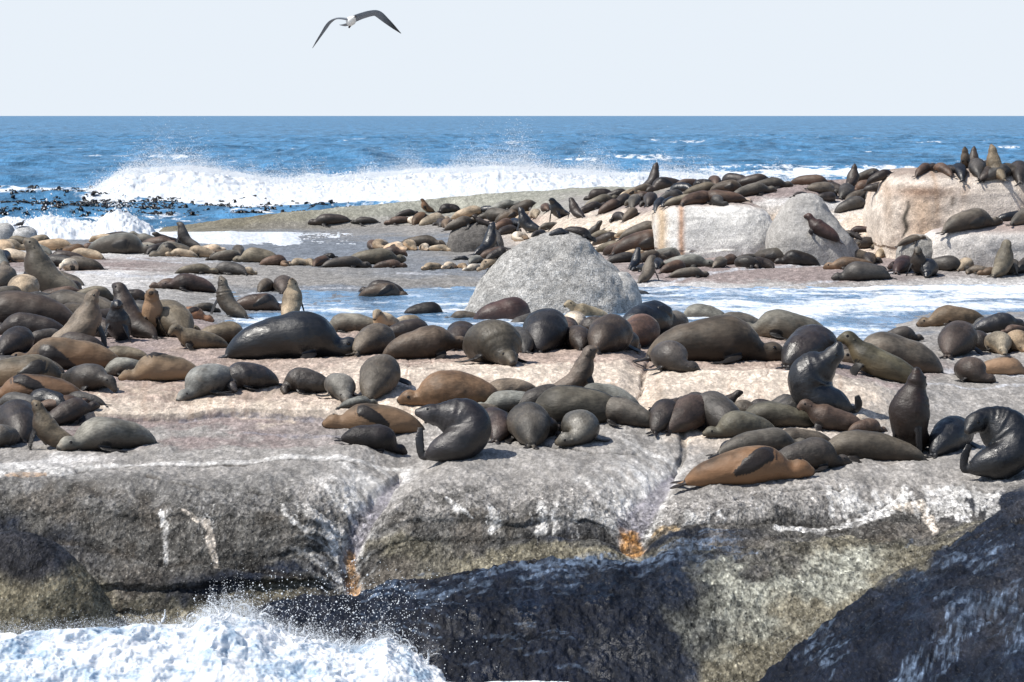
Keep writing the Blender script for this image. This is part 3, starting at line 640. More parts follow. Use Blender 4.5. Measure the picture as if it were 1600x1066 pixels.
# foam on the water: whitecaps, the wash round the breaker, the surf at the shore
fn = fbm(SX * .05, SD * .025, oct=5, seed=81); fs = fbm(SX * .35, SD * .09, oct=4, seed=83)
foam = sstep(.33, .6, fn + .4 * fs) * .55 * sstep(150, 200, SD) * (1 - sstep(500, 1500, SD))
br = (1 - sstep(0, 1, np.abs(SD - 216) / 34)) * sstep(60, 190, SU) * (1 - sstep(1150, 1400, SU))
foam = np.maximum(foam, br * (1.2 + .9 * fs))
rightw = sstep(950, 1200, SU) * (1 - sstep(0, 1, np.abs(SD - 285) / 95)) * .62
foam = np.maximum(foam, rightw + .45 * fs * (rightw > .01))
lw = (1 - sstep(60, 330, SU)) * (1 - sstep(0, 1, np.abs(SD - 226) / 22)) * .6
foam = np.maximum(foam, lw + .5 * fs * (lw > .01))
shore = (1 - sstep(142, 160, SD + 6 * fs)) * (1 - sstep(250, 300, SU))
foam = np.maximum(foam, shore * 1.2)
kel = (1 - sstep(180, 196, SD)) * sstep(150, 160, SD)
foam = np.maximum(foam, kel * (.22 + .9 * fs))
foam = np.maximum(foam, near * 1.3)
m_sea = mat_water('sea_water', (0.055, 0.155, 0.275, 1), scale=.55, rough=.3, bump=1.0, spec=.32)
o = link('sea', mesh_grid('sea', np.stack([SX, SD, SZ], -1), {'foam': foam.ravel().clip(0, 1.4)}), m_sea); tag(o, kind='structure')

# tidal water lying in the trough between the two shelves
cols = np.arange(-100, 1760, 3.0); dd = np.arange(50.5, 84, .16)
TD, TA = np.meshgrid(dd, (cols - CX) / F, indexing='ij'); TX = TD * TA
TU = TA * F + CX
rip = fbm(TX * 1.1, TD * .9, oct=5, seed=91)
TZ = .285 + .055 * rip + .02 * fbm(TX * 5, TD * 4, oct=3, seed=92)
TV = HZ + (H - TZ) * F / TD
f1 = fbm(TX * .9 + TD * .12, TD * 1.5, oct=6, seed=93, gain=.6); f2 = fbm(TX * .16 - TD * .05, TD * .5, oct=4, seed=95)
foam = .40 + .9 * f1 + .5 * f2
foam += .08 + .55 * sstep(1020, 1250, TU) * np.exp(-((TV - (487 - (TU - 1200) * .075)) / 17) ** 2) - .18 * (TU < 760)
foam -= .5 * np.exp(-((TV - (500 - (TU - 1100) * .02)) / 9) ** 2) * sstep(1250, 1350, TU)
m_tide = mat_water('tidal_water', (0.11, 0.20, 0.32, 1), scale=2.2, rough=.14, bump=.8, soft=3.0)
o = link('tidal_water', mesh_grid('tidal_water', np.stack([TX, TD, TZ], -1), {'foam': foam.ravel()}), m_tide); tag(o, kind='structure')

# ---------------------------------------------------------------- surf: heaped white water
def mat_whitewater(name='white_foam', lo=(.30, .41, .53, 1), bs=1.0, near=True):
    m = N(name); pos = m.n('NewGeometry').outputs['Position']
    if near:
        mp = m.n('Mapping', Vector=pos); mp.inputs['Scale'].default_value = (.8, .8, 2.6); mp.inputs['Rotation'].default_value = (0, .25, 0); pos = mp.outputs[0]
        wv = m.n('TexNoise', Vector=pos, Scale=1.4, Detail=2.0); wa = m.n('VectorMath', _operation='ADD'); m.set(wa, 'i0', pos)
        ws = m.n('VectorMath', _operation='SCALE'); m.set(ws, 'i0', wv.outputs['Color']); m.set(ws, 'Scale', .9); m.set(wa, 'i1', ws.outputs[0]); pos = wa.outputs[0]
    n1 = m.noise(pos, 1.9, 8.0, 0.66); n2 = m.noise(pos, 9.0, 4.0, 0.6)
    f = m.math('ADD', m.math('MULTIPLY', n1, .75), m.math('MULTIPLY', n2, .25))
    m.set(m.b, 'Base Color', m.mix(m.mapr(f, .40, .54), lo, (.72, .745, .78, 1)))
    m.b.inputs['Roughness'].default_value = .55
    m.b.inputs['Subsurface Weight'].default_value = .35
    m.b.inputs['Subsurface Radius'].default_value = (.25, .3, .35)
    m.b.inputs['Subsurface Scale'].default_value = .3
    m.set(m.b, 'Normal', m.bump(n2, .15 * bs, .03, m.bump(n1, .35 * bs, .12)))
    return m.m
m_foam = mat_whitewater(); m_foam_far = mat_whitewater('white_foam_far', (.60, .655, .71, 1), .4, False)
m_sp = N('spray_drops'); m_sp.b.inputs['Base Color'].default_value = (.76, .79, .82, 1); m_sp.b.inputs['Roughness'].default_value = .5; m_spray = m_sp.m
def foam_bank(name, top, D0, D1, zbase, billow, seed, label, step=2.0, rows=70, back=.55, sharp=.9, freq=1.0):
    xs = np.arange(top[0][0], top[-1][0] + 1, step)
    ty = np.interp(xs, [p[0] for p in top], [p[1] for p in top])
    t = np.linspace(0, 1, rows)[:, None]
    Dd = D0 + (D1 - D0) * t + 0 * xs[None]
    ztop = H - (ty - HZ) * (D0 + (D1 - D0) * back) / F
    prof = np.where(t < back, np.sin(np.clip(t / back, 0, 1) * np.pi / 2) ** sharp, np.cos(np.clip((t - back) / (1 - back), 0, 1) * np.pi / 2))
    edge = np.minimum(sstep(0, 30, xs - xs[0]), sstep(0, 30, xs[-1] - xs))[None]
    X = (xs[None] - CX) / F * Dd
    hgt = np.maximum(ztop - zbase, 0)[None] * prof * edge
    bl = 1 - np.abs(fbm(X * freq, Dd * freq, hgt * freq, oct=5, seed=seed, gain=.6)) * 2
    bl2 = fbm(X * freq * 4, Dd * freq * 4, hgt * freq * 3, oct=4, seed=seed + 3, gain=.7)
    Z = zbase - .05 + hgt + billow * (bl - .45 + (.5 if D0 > 60 else .22) * bl2) * np.minimum(prof * 1.6, 1) * edge
    Dd = Dd - billow * .8 * bl * edge
    o = link(name, mesh_grid(name, np.stack([(xs[None] - CX) / F * Dd, Dd, Z], -1)), m_foam if D0 < 60 else m_foam_far)
    tag(o, label, 'surf', kind='stuff')
    return xs, ztop, Dd, Z

def droplets(name, pts, rad, label, mat, stretch=None, seed=0):
    """many small closed drops in one mesh of stuff"""
    rs = np.random.RandomState(seed)
    base = np.array([(1, 0, 0), (-1, 0, 0), (0, 1, 0), (0, -1, 0), (0, 0, 1), (0, 0, -1)], float)
    fc = np.array([(0, 2, 4), (2, 1, 4), (1, 3, 4), (3, 0, 4), (2, 0, 5), (1, 2, 5), (3, 1, 5), (0, 3, 5)])
    n = len(pts)
    sc = np.ones((n, 1, 3)) * rad[:, None, None] * rs.uniform(.7, 1.3, (n, 1, 3))
    V = pts[:, None] + base[None] * sc
    Q = (np.arange(n) * 6)[:, None, None] + fc[None]
    me = bpy.data.meshes.new(name)
    o = link(name, mesh_np(me, V.reshape(-1, 3), Q.reshape(-1, 3)), mat)
    tag(o, label, 'spray', kind='stuff')
    return o

TOPB = [(120, 300), (150, 288), (175, 272), (200, 258), (230, 250), (260, 252), (300, 254), (335, 250), (375, 266), (430, 275), (480, 272), (520, 273), (560, 268), (610, 264), (650, 259), (700, 252), (740, 243), (775, 243), (815, 252), (860, 258), (920, 262), (980, 266), (1040, 264), (1100, 268), (1170, 270), (1240, 283), (1300, 292)]
TOPB = [(x, max(y + 7, 264 - 3 * math.sin(x * .05))) for x, y in TOPB]
bx, bz, _, _ = foam_bank('breaking_wave', TOPB, 207, 232, SEA - .35, .40, 5, 'long white breaking wave rolling in behind the low ridge', step=1.6, rows=90, freq=.55)
rs = np.random.RandomState(3)
def spray_over(xs, ztop, D, n, amp, rad, seed, hot=(), spread=3.0):
    rs = np.random.RandomState(seed)
    i = rs.randint(0, len(xs), n)
    gust = .45 + .9 * np.clip(fbm(xs / 38.0, xs * 0, oct=3, seed=seed) + .3, 0, 1)
    for c, w, a in hot: gust = gust + a * np.exp(-((xs - c) / w) ** 2)
    keep = rs.rand(n) < gust[i] / gust.max(); i = i[keep]; n = len(i)
    h = rs.exponential(1, n) * amp * gust[i]
    Dd = D + rs.normal(0, spread, n)
    px = xs[i] + rs.normal(0, 6, n)
    z = ztop[i] - .25 * amp + h
    return np.stack([(px - CX) / F * Dd, Dd, z], -1), rad * rs.lognormal(0, .45, n)
p1, r1 = spray_over(bx, bz, 219, 260000, .42, .0125, 4, hot=((240, 45, 1.2), (330, 22, .6), (760, 45, 1.1), (822, 22, 1.2), (930, 22, .8)))
p2, r2 = spray_over(bx, bz, 216, 40000, .13, .026, 8)
droplets('spray', np.vstack([p1, p2]), np.concatenate([r1, r2]), 'fine white spray blowing off the top of the breaking wave', m_spray)
xs, zz, _, _ = foam_bank('surf', [(-560, 350), (-20, 348), (10, 341), (45, 346), (80, 339), (110, 344), (150, 350), (165, 338), (185, 330), (205, 338), (225, 350), (262, 364)], 128, 142, SEA, .30, 15, 'white surf washing along the shore at the far left', step=1.5, rows=50, freq=1.0)
p1, r1 = spray_over(xs[xs > -30], zz[xs > -30], 135, 3500, .22, .022, 18, hot=((185, 12, 3.0), (60, 20, .8)), spread=1)
droplets('spray', p1, r1, 'white spray thrown up over the far left surf', m_spray)
foam_bank('surf', [(235, 376), (270, 366), (300, 368), (360, 364), (420, 372), (440, 368), (500, 376), (530, 372), (575, 392)], 94, 110, .20, .07, 25, 'white foam pouring over the rocks in front of the low ridge', step=1.5, rows=50, freq=1.5)
foam_bank('surf', [(560, 372), (600, 374), (640, 378)], 100, 104, .15, .03, 27, 'thin foam edge beside the small group of pale pups', step=1.5, rows=20, freq=1.5)

# kelp heads breaking the surface
m_k = N('kelp'); m_k.b.inputs['Base Color'].default_value = (.012, .010, .009, 1); m_k.b.inputs['Roughness'].default_value = .3; m_kelp = m_k.m
def kelp():
    rs = np.random.RandomState(9)
    V, Q = [], []
    for i in range(1500):
        px = rs.uniform(-200, 560) if i % 2 else rs.uniform(-60, 270)
        py = 296 + rs.beta(1.5, 1.5) * 50 if px < 260 else 308 + rs.beta(1.5, 1.5) * 34
        if px > 250: py = min(py, 330 - (px - 250) * .03 + 6)
        D = D_of(py, SEA - .05)
        c = np.array(((px - CX) / F * D, D, SZ[np.argmin(np.abs(SD[:, 0] - D)), np.argmin(np.abs(SA[0] - (px - CX) / F))] + .03)); s = min(rs.lognormal(0, .4), 2) * (.15 if px < 260 else .12)
        for b in range(rs.randint(2, 5)):
            th = rs.uniform(0, 6.28); dx, dy = math.cos(th), math.sin(th); ln = s * rs.uniform(.8, 2.4); up = s * rs.uniform(.3, 1.5); w = s * .6
            m = 6
            for k in range(m + 1):
                t = k / m; h = up * math.sin(t * 2.6) * (1 - .2 * t) - .1; ww = w * (1 - .75 * t)
                cc = c + np.array((dx * ln * t, dy * ln * t, h))
                off = np.array((-dy * ww, dx * ww, 0)); upv = np.array((0, 0, .05))
                V += [cc - off, cc + off, cc + off + upv, cc - off + upv]
                if k:
                    a = len(V) - 8; e = a + 4
                    for j in range(4): Q.append((a + j, a + (j + 1) % 4, e + (j + 1) % 4, e + j))
    o = link('kelp', mesh_np(bpy.data.meshes.new('kelp'), np.array(V), np.array(Q)), m_kelp)
    tag(o, 'dark kelp heads floating in the blue water before the breaking wave', 'kelp', kind='stuff')
kelp()

# the near surf and its splash at the lower left
TOPN = [(-300, 1000), (-60, 996), (20, 990), (100, 986), (170, 982), (230, 976), (270, 985), (300, 980), (318, 962), (345, 955), (372, 962), (410, 972), (450, 992), (500, 1004), (545, 1012), (580, 1008), (605, 1000), (635, 1012), (660, 1030), (700, 1050), (760, 1072), (860, 1100)]
nx_, nz_, _, _ = foam_bank('surf', TOPN, 29.2, 32.0, SEA - .05, .13, 35, 'white foaming wave splashing on the rocks at the lower left', step=1.0, rows=200, freq=1.7, sharp=.8)
def splash():
    rs = np.random.RandomState(21)
    P_, R_ = [], []
    xs, zt_ = nx_, nz_
    # sheets of fine spray just over the crest
    n = 170000; i = rs.randint(0, len(xs), n)
    gust = .25 + 1.0 * np.exp(-((xs - 345) / 55) ** 2) + .75 * np.exp(-((xs - 610) / 45) ** 2) + .5 * np.exp(-((xs - 480) / 80) ** 2)
    keep = (rs.rand(n) < gust[i]) & (xs[i] > -200); i = i[keep]; n = len(i)
    lump = .5 + np.clip(fbm(xs / 9.0, xs * 0, oct=4, seed=5) * 1.6, -.4, 1.2)
    h = rs.exponential(1, n) * .065 * gust[i] * lump[i]
    D = 31 + rs.normal(0, .35, n)
    P_.append(np.stack([(xs[i] + rs.normal(0, 2, n) - CX) / F * D, D, zt_[i] - .05 + h], -1)); R_.append(.0019 * rs.lognormal(0, .5, n))
    # curling tongues of water
    for k in range(70):
        x = rs.choice([rs.normal(350, 55), rs.normal(610, 42), rs.uniform(250, 720)])
        z = np.interp(x, xs, zt_); D = 30.9 + rs.normal(0, .25)
        a0 = rs.normal(math.pi / 2, .7); ln = rs.uniform(.06, .26); cur = rs.normal(0, 5.5); m = 60
        t = np.linspace(0, 1, m); ang = a0 + cur * t * ln * 2.5
        X = (x - CX) / F * D + np.cumsum(np.cos(ang)) * ln / m; Z = z - .04 + np.cumsum(np.sin(ang)) * ln / m
        Y = D + np.cumsum(np.full(m, rs.normal(0, .4))) * ln / m
        rr = (.013 * (1 - t) + .003) * rs.uniform(.6, 1.2)
        kp = rs.rand(m) < .75; P_.append((np.stack([X, Y, Z], -1) + rs.normal(0, .003, (m, 3)))[kp]); R_.append((rr * rs.uniform(.5, 1.4, m))[kp])
    # separate flying drops
    n = 2300
    x = np.where(rs.rand(n) < .55, rs.normal(560, 105, n), rs.normal(470, 130, n)); x = np.where((x < 300) | (x > 800), rs.uniform(420, 700, n), x)
    zb = np.interp(x, xs, zt_)
    top = 875 + np.abs(x - 560) * .18
    hmax = (np.interp(x, xs, [p for p in np.interp(xs, [q[0] for q in TOPN], [q[1] for q in TOPN])]) - top) / F * 31
    h = np.clip(hmax, .05, 2) * rs.beta(1.0, 2.3, n)
    D = 31 + rs.normal(0, .5, n)
    P_.append(np.stack([(x - CX) / F * D, D, zb + h], -1)); R_.append(np.clip(.0052 * rs.lognormal(0, .42, n), .002, .016))
    droplets('spray', np.vstack(P_), np.concatenate(R_), 'white drops and curls of spray flying above the near surf', m_spray)
splash()
# ---------------------------------------------------------------- seals
FUR = {'gb': (.088, .074, .058, .3), 'ol': (.115, .096, .068, .25), 'br': (.075, .048, .034, .35), 'dk': (.030, .023, .019, .5), 'bk': (.009, .010, .013, .8),
       'tn': (.265, .208, .145, .1), 'lt': (.42, .35, .27, .05), 'gy': (.15, .142, .120, .2), 'or': (.125, .085, .055, .25), 'gd': (.050, .045, .040, .4), 'mh': (.042, .022, .018, .45)}
CNAME = {'gb': 'grey brown', 'ol': 'olive brown', 'br': 'brown', 'dk': 'dark brown', 'bk': 'black', 'tn': 'tan', 'lt': 'pale tan', 'gy': 'grey', 'or': 'orange brown', 'gd': 'dark grey', 'mh': 'maroon brown'}
def mat_fur(merged=False):
    m = N('far_seal_fur' if merged else 'seal_fur')
    oi = m.n('ObjectInfo')
    base = oi.outputs['Color']; gl = oi.outputs['Alpha']; idx = oi.outputs['Object Index']
    if merged:
        fa = m.attr('fur'); base = fa.outputs['Color']; gl = fa.outputs['Alpha']; idx = m.attr('light').outputs['Fac']
    mk = m.n('SeparateColor', i0=m.attr('marks').outputs['Color'])
    ven, flip, ss = mk.outputs[0], mk.outputs[1], mk.outputs[2]
    oc = m.n('TexCoord').outputs['Object']
    va = m.n('VectorMath', _operation='ADD'); m.set(va, 'i0', oc)
    cr = m.n('CombineXYZ'); m.set(cr, 'X', m.math('MULTIPLY', oi.outputs['Random'], 40.0)); m.set(va, 'i1', cr.outputs[0])
    p = m.attr('oc').outputs['Vector'] if merged else va.outputs[0]
    mp = m.n('Mapping', Vector=p); mp.inputs['Scale'].default_value = (1.0, 3.0, 3.0)
    n1 = m.noise(p, 3.2, 4.0, 0.55); n2 = m.noise(mp.outputs[0], 16.0, 5.0, 0.65); n3 = m.noise(p, 9.0, 3.0)
    k = m.math('SUBTRACT', 1.0, m.math('MULTIPLY', gl, 0.9), clamp=True)
    f = m.math('MULTIPLY', m.mapr(n1, .36, .64, .52, 1.5), m.mapr(n2, .32, .68, .68, 1.32))
    sc = m.n('VectorMath', _operation='SCALE'); m.set(sc, 'i0', base); m.set(sc, 'Scale', f)
    warm = m.n('VectorMath', _operation='MULTIPLY'); m.set(warm, 'i0', base); warm.inputs[1].default_value = (1.75, 1.5, 1.3)
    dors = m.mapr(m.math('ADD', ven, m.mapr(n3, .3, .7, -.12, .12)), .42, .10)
    sc2 = m.n('VectorMath', _operation='SCALE'); m.set(sc2, 'i0', sc.outputs[0]); m.set(sc2, 'Scale', m.mapr(dors, 0, 1, .72, 1.45))  # paler back fur, with sunlit top and shaded flanks painted in as well
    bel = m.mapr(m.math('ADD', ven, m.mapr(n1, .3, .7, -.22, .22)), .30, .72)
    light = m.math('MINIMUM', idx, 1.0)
    under = m.n('VectorMath', _operation='MULTIPLY'); m.set(under, 'i0', base); under.inputs[1].default_value = (.42, .33, .29)  # dark belly fur, deepened to paint in the shade beneath the body
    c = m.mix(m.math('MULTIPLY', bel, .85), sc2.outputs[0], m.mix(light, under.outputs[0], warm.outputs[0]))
    # scuffed paler patches and darker wet ones
    c = m.mix(m.math('MULTIPLY', m.mapr(n3, .56, .68), .22), c, warm.outputs[0])
    dark = m.n('VectorMath', _operation='SCALE'); m.set(dark, 'i0', base); m.set(dark, 'Scale', .22)
    c = m.mix(flip, c, m.mix(0.6, dark.outputs[0], (.018, .016, .017, 1)))
    c = m.mix(m.math('MULTIPLY', m.mapr(ss, .982, .992), .8), c, (.02, .016, .014, 1))
    muz = m.math('MULTIPLY', m.mapr(ss, .94, .965), m.mapr(ss, .985, .975)); c = m.mix(m.math('MULTIPLY', muz, .45), c, warm.outputs[0])
    m.set(m.b, 'Base Color', c)
    m.set(m.b, 'Roughness', m.math('SUBTRACT', .66, m.math('MULTIPLY', m.math('MULTIPLY', m.math('MAXIMUM', gl, m.math('MULTIPLY', flip, .6)), m.mapr(n3, .42, .6, .45, 1.0)), .46)))
    m.set(m.b, 'Specular IOR Level', m.mapr(gl, 0, 1, .24, .80))
    m.set(m.b, 'Sheen Weight', m.mapr(gl, 0.1, .6, .22, 0.0))
    m.b.inputs['Sheen Roughness'].default_value = .22
    m.set(m.b, 'Sheen Tint', (.9, .85, .78, 1))
    b = m.bump(n2, .65, .012); b = m.bump(n1, .45, .06, b); b = m.bump(n3, .3, .03, b)
    m.set(m.b, 'Normal', b)
    return m.m
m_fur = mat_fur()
me_ = N('seal_eye'); me_.b.inputs['Base Color'].default_value = (.006, .005, .005, 1); me_.b.inputs['Roughness'].default_value = .06; m_eye = me_.m

RS_ = np.array([0, .02, .05, .10, .16, .24, .33, .42, .50, .58, .65, .71, .76, .81, .855, .89, .92, .945, .965, .985, 1.0])
RR_ = np.array([.024, .038, .054, .076, .096, .114, .127, .136, .142, .144, .136, .114, .089, .073, .068, .070, .062, .048, .039, .033, .018])
def catmull(K, n):
    K = np.array(K, float); m = len(K)
    Pp = np.vstack([2 * K[0] - K[1], K, 2 * K[-1] - K[-2]])
    t = np.linspace(0, m - 1, n * 4); k = np.minimum(t.astype(int), m - 2); f = (t - k)[:, None]
    a, b, c, d = Pp[k], Pp[k + 1], Pp[k + 2], Pp[k + 3]
    Q = .5 * (2 * b + (c - a) * f + (2 * a - 5 * b + 4 * c - d) * f ** 2 + (3 * b - a - 3 * c + d) * f ** 3)
    s = np.concatenate([[0], np.cumsum(np.linalg.norm(np.diff(Q, axis=0), axis=1))]); s /= s[-1]
    u = np.linspace(0, 1, n)
    return np.stack([np.interp(u, s, Q[:, i]) for i in range(3)], -1)
# elevation and heading of the spine (degrees) against position tail..nose
POSES = {
 'lie':   (([0, 1], [0, 0]), ([0, .5, 1], [-6, 4, -4])),
 'bend':  (([0, 1], [0, 0]), ([0, .3, .7, 1], [-35, -10, 25, 40])),
 'curl':  (([0, 1], [0, 0]), ([0, .3, .6, .8, 1], [-75, -35, 20, 70, 100])),
 'tuck':  (([0, .6, .75, .9, 1], [0, 0, 6, -8, -20]), ([0, .5, .7, .85, 1], [-12, 0, 25, 85, 125])),
 'doze':  (([0, .5, .66, .78, .9, 1], [0, 2, 22, 10, -18, -25]), ([0, .5, 1], [-8, 0, 12])),
 'perk':  (([0, .45, .62, .76, .88, .93, 1], [0, 4, 30, 45, 28, 5, 0]), ([0, .5, 1], [-5, 0, 6])),
 'up':    (([0, .22, .38, .52, .66, .78, .88, .93, 1], [0, 4, 26, 52, 72, 74, 50, 12, 4]), ([0, .3, 1], [-10, 0, 0])),
 'sky':   (([0, .22, .38, .52, .66, .78, .88, .94, 1], [0, 4, 28, 55, 74, 80, 70, 52, 48]), ([0, .3, 1], [-10, 0, 0])),
 'back':  (([0, .2, .36, .5, .64, .78, .88, .94, 1], [0, 8, 34, 62, 85, 105, 120, 135, 140]), ([0, 1], [0, 0])),
}
UNIT = {}
def seal_mesh(pose, fat=1.0, roll=0.0, fore='rest', bend=0.0, wrinkle=0.0, seed=0, fine=True, mirror=1, custom=None, headpitch=0.0, headturn=0.0, hind=None):
    """one continuous seal of unit length: body lofted along its spine, flippers fused in; returns mesh, eye spots"""
    rs = np.random.RandomState(seed + 7)
    n, m = (72, 28) if fine else (44, 18)
    s = np.linspace(0, 1, n)
    r = np.interp(s, RS_, RR_); r = smooth1(r, 1, 0)
    body = 1 - sstep(.55, .90, s)
    r = r * (1 + (fat - 1) * body)
    r = r * (1 + .10 * sstep(.80, .88, s))
    nk = (1.22 if pose in ('up', 'sky', 'custom', 'back') else 1.10 if pose == 'perk' else 1.0)
    r = r * (1 + (nk - 1) * sstep(.62, .80, s) * (1 - sstep(.84, .95, s)))
    hh, ww = r * .97, r * 1.08
    hd = sstep(.84, .9, s); ww = ww * (1 - .06 * hd); hh = hh * (1 + .08 * hd)
    if custom is not None:
        C = catmull(custom, n)
    else:
        (es, ev), (as_, av) = POSES[pose]
        e = np.radians(np.interp(s, es, ev) + headpitch * sstep(.84, .93, s))
        a = np.radians(np.interp(s, as_, av) + bend * (s - .5) * 2 + headturn * sstep(.72, .9, s)) * mirror
        e, a = smooth1(e, 3, 0), smooth1(a, 3, 0)
        ds = 1.0 / (n - 1)
        C = np.stack([np.cumsum(np.cos(e) * np.cos(a)), np.cumsum(np.cos(e) * np.sin(a)), np.cumsum(np.sin(e))], -1) * ds
        C[:, 0] -= C[:, 0].mean(); C[:, 1] -= C[:, 1].mean()
        if pose in ('up', 'sky', 'back'): C[:, 0] -= .08
        lift = np.maximum(C[:, 2], 0)
        flat = np.clip(1 - lift / .25, 0, 1)
        C[:, 2] = lift + hh * .88 * flat + hh.max() * .75 * (1 - flat)
    Tn = np.gradient(C, axis=0); Tn /= np.linalg.norm(Tn, axis=1)[:, None]
    U = np.zeros_like(C); u = np.array((0, 0, 1.0))
    for i in range(n):
        u = u - Tn[i] * u.dot(Tn[i]); u /= np.linalg.norm(u); U[i] = u
    Sd = np.cross(U, Tn)                                      # left side
    rl = math.radians(roll) * mirror
    Ur, Sr = U * math.cos(rl) + Sd * math.sin(rl), Sd * math.cos(rl) - U * math.sin(rl)
    th = np.linspace(0, 2 * math.pi, m, endpoint=False)
    wr = 1 + wrinkle * .035 * np.sin(s * 190 + 5 * np.sin(s * 23 + seed)) * sstep(.58, .66, s) * (1 - sstep(.82, .88, s))
    wr2 = 1 + (.018 * np.sin(s * 15 + rs.uniform(0, 6)) + .008 * np.sin(s * 37 + rs.uniform(0, 6))) * body
    lump = 1 + .07 * fbm(np.cos(th)[None] * 1.5 + seed, np.sin(th)[None] * 1.5 + s[:, None] * 7, oct=3, seed=seed)
    rad = lump * (wr * wr2)[:, None]
    ring = C[:, None] + Sd[:, None] * (ww[:, None] * rad * np.cos(th)[None])[..., None] + U[:, None] * (hh[:, None] * rad * np.sin(th)[None])[..., None]
    # squash what would sink into the ground: blubber spreads
    bz = ring[..., 2]; ring[..., 2] = np.where(bz < .012, .012 + (bz - .012) * .25, bz)
    V = [ring.reshape(-1, 3)]; Fc = []
    idx = np.arange(n * m).reshape(n, m); nx = np.roll(idx, -1, 1)
    Fc += [tuple(q) for q in np.stack([idx[:-1], nx[:-1], nx[1:], idx[1:]], -1).reshape(-1, 4)]
    Fc.append(tuple(idx[0][::-1])); Fc.append(tuple(idx[-1]))
    off = n * m; BL = []
    def blade(K, wd, tk, nrm, k=16, q=10):
        nonlocal off
        pts = catmull(K, k); t = np.linspace(0, 1, k)
        W = np.interp(t, np.linspace(0, 1, len(wd)), wd); TK = np.interp(t, [0, .3, 1], [tk * 1.5, tk, tk * .55])
        tt = np.gradient(pts, axis=0); tt /= np.linalg.norm(tt, axis=1)[:, None]
        nr = np.array(nrm, float) if np.ndim(nrm) == 2 else np.tile(nrm, (k, 1)).astype(float)
        if len(nr) != k: nr = catmull(nr, k)
        nr = nr - tt * (nr * tt).sum(1)[:, None]; nr /= np.linalg.norm(nr, axis=1)[:, None] + 1e-9
        wv = np.cross(tt, nr); ph = np.linspace(0, 2 * math.pi, q, endpoint=False)
        rg = pts[:, None] + wv[:, None] * (W[:, None] * np.cos(ph))[..., None] + nr[:, None] * (TK[:, None] * np.sin(ph))[..., None]
        V.append(rg.reshape(-1, 3)); ii = np.arange(k * q).reshape(k, q) + off; jj = np.roll(ii, -1, 1)
        Fc.extend(tuple(x) for x in np.stack([ii[:-1], jj[:-1], jj[1:], ii[1:]], -1).reshape(-1, 4))
        Fc.append(tuple(ii[0][::-1])); Fc.append(tuple(ii[-1])); off += k * q
        BL.append((pts, W))
    def at(sv, ang=None, k=1.0):
        i = int(round(sv * (n - 1)))
        if ang is None: return C[i].copy()
        an = math.radians(ang)
        d = Sr[i] * math.cos(an) + Ur[i] * math.sin(an)
        # radius of the ellipse in that direction
        cs, su = d.dot(Sd[i]), d.dot(U[i])
        rr = 1 / math.sqrt((cs / ww[i]) ** 2 + (su / hh[i]) ** 2)
        return C[i] + d * rr * k, d
    wide = [.046, .062, .058, .042, .018]
    for sd in (1, -1):
        A = lambda an: an if sd > 0 else 180 - an
        style = fore if isinstance(fore, str) else fore[0 if sd > 0 else 1]
        if style == 'none': continue
        if style == 'rest':
            p0, d = at(.62, A(-35), .75); out_ = np.array((d[0], d[1], 0)); out_ /= np.linalg.norm(out_) + 1e-6; tg = Tn[int(.6 * n)] * np.array((1, 1, 0))
            K = [p0, p0 + out_ * .08 - tg * .02, p0 + out_ * .145 - tg * .09, p0 + out_ * .165 - tg * .19]
            K[1][2] = max(K[1][2] * .5, .03); K[2][2] = .018; K[3][2] = .012
            blade(K, wide, .012, (0, 0, 1))
        elif style == 'wide':
            p0, d = at(.62, A(-35), .75); out_ = np.array((d[0], d[1], 0)); out_ /= np.linalg.norm(out_) + 1e-6; tg = Tn[int(.6 * n)] * np.array((1, 1, 0))
            K = [p0, p0 + out_ * .08 + tg * .01, p0 + out_ * .17 - tg * .02, p0 + out_ * .24 - tg * .07]
            K[1][2] = max(K[1][2] * .5, .035); K[2][2] = .018; K[3][2] = .010
            blade(K, wide, .012, (0, 0, 1))
        elif style == 'prop':
            p0, d = at(.60, A(-40), .7); o2 = np.array((d[0], d[1], 0)); o2 /= np.linalg.norm(o2) + 1e-6
            g = p0 + o2 * .055; g[2] = .03; mid = (p0 + g) / 2 + o2 * .015
            e2 = g + o2 * .055 - np.array((.03, 0, 0)); e2[2] = .012
            blade([p0, mid, g, e2], [.036, .036, .042, .028], .015, [o2 * .6 + (0, 0, .2), o2, (0, 0, 1), (0, 0, 1)])
        elif style in ('tuck', 'cross', 'top', 'over'):
            path = {'tuck': [(.64, -25), (.58, -30), (.50, -34), (.40, -36)], 'cross': [(.67, 6), (.60, -14), (.50, -40), (.37, -64)],
                    'top': [(.62, 10), (.57, 25), (.50, 38), (.42, 46)], 'over': [(.63, 0), (.62, -30), (.60, -62), (.57, -92)]}[style]
            K, NN = [], []
            for j, (a_, b_) in enumerate(path):
                q, d = at(a_, A(b_), .78 if j == 0 else 1.0); q[2] = max(q[2], .02); K.append(q); NN.append(d)
            blade(K, [.046, .062, .060, .046, .018], .014, NN)
    if hind != 'none':
        t0 = Tn[1]; base = C[1] + t0 * .02
        for sd in (1, -1):
            if hind is None:
                o2 = Sd[0] * sd * np.array((1, 1, 0)); K = [base + o2 * .012, base - t0 * .06 + o2 * .035, base - t0 * .12 + o2 * .06, base - t0 * .165 + o2 * .08]
                for j, zz in enumerate((.035, .025, .017, .012)): K[j][2] = zz
                blade(K, [.022, .032, .040, .026], .011, (0, 0, 1), k=12, q=8)
            elif sd > 0 or hind[0] == 'both':
                K = [base] + [np.array(p, float) for p in (hind[1] if hind[0] == 'both' else hind)]
                K = [k_ + np.array((0, sd * .02, 0)) if hind[0] == 'both' else k_ for k_ in K]
                blade(K, [.036, .040, .046, .034], .015, (0, 1, .2), k=14, q=8)
    eyes = []
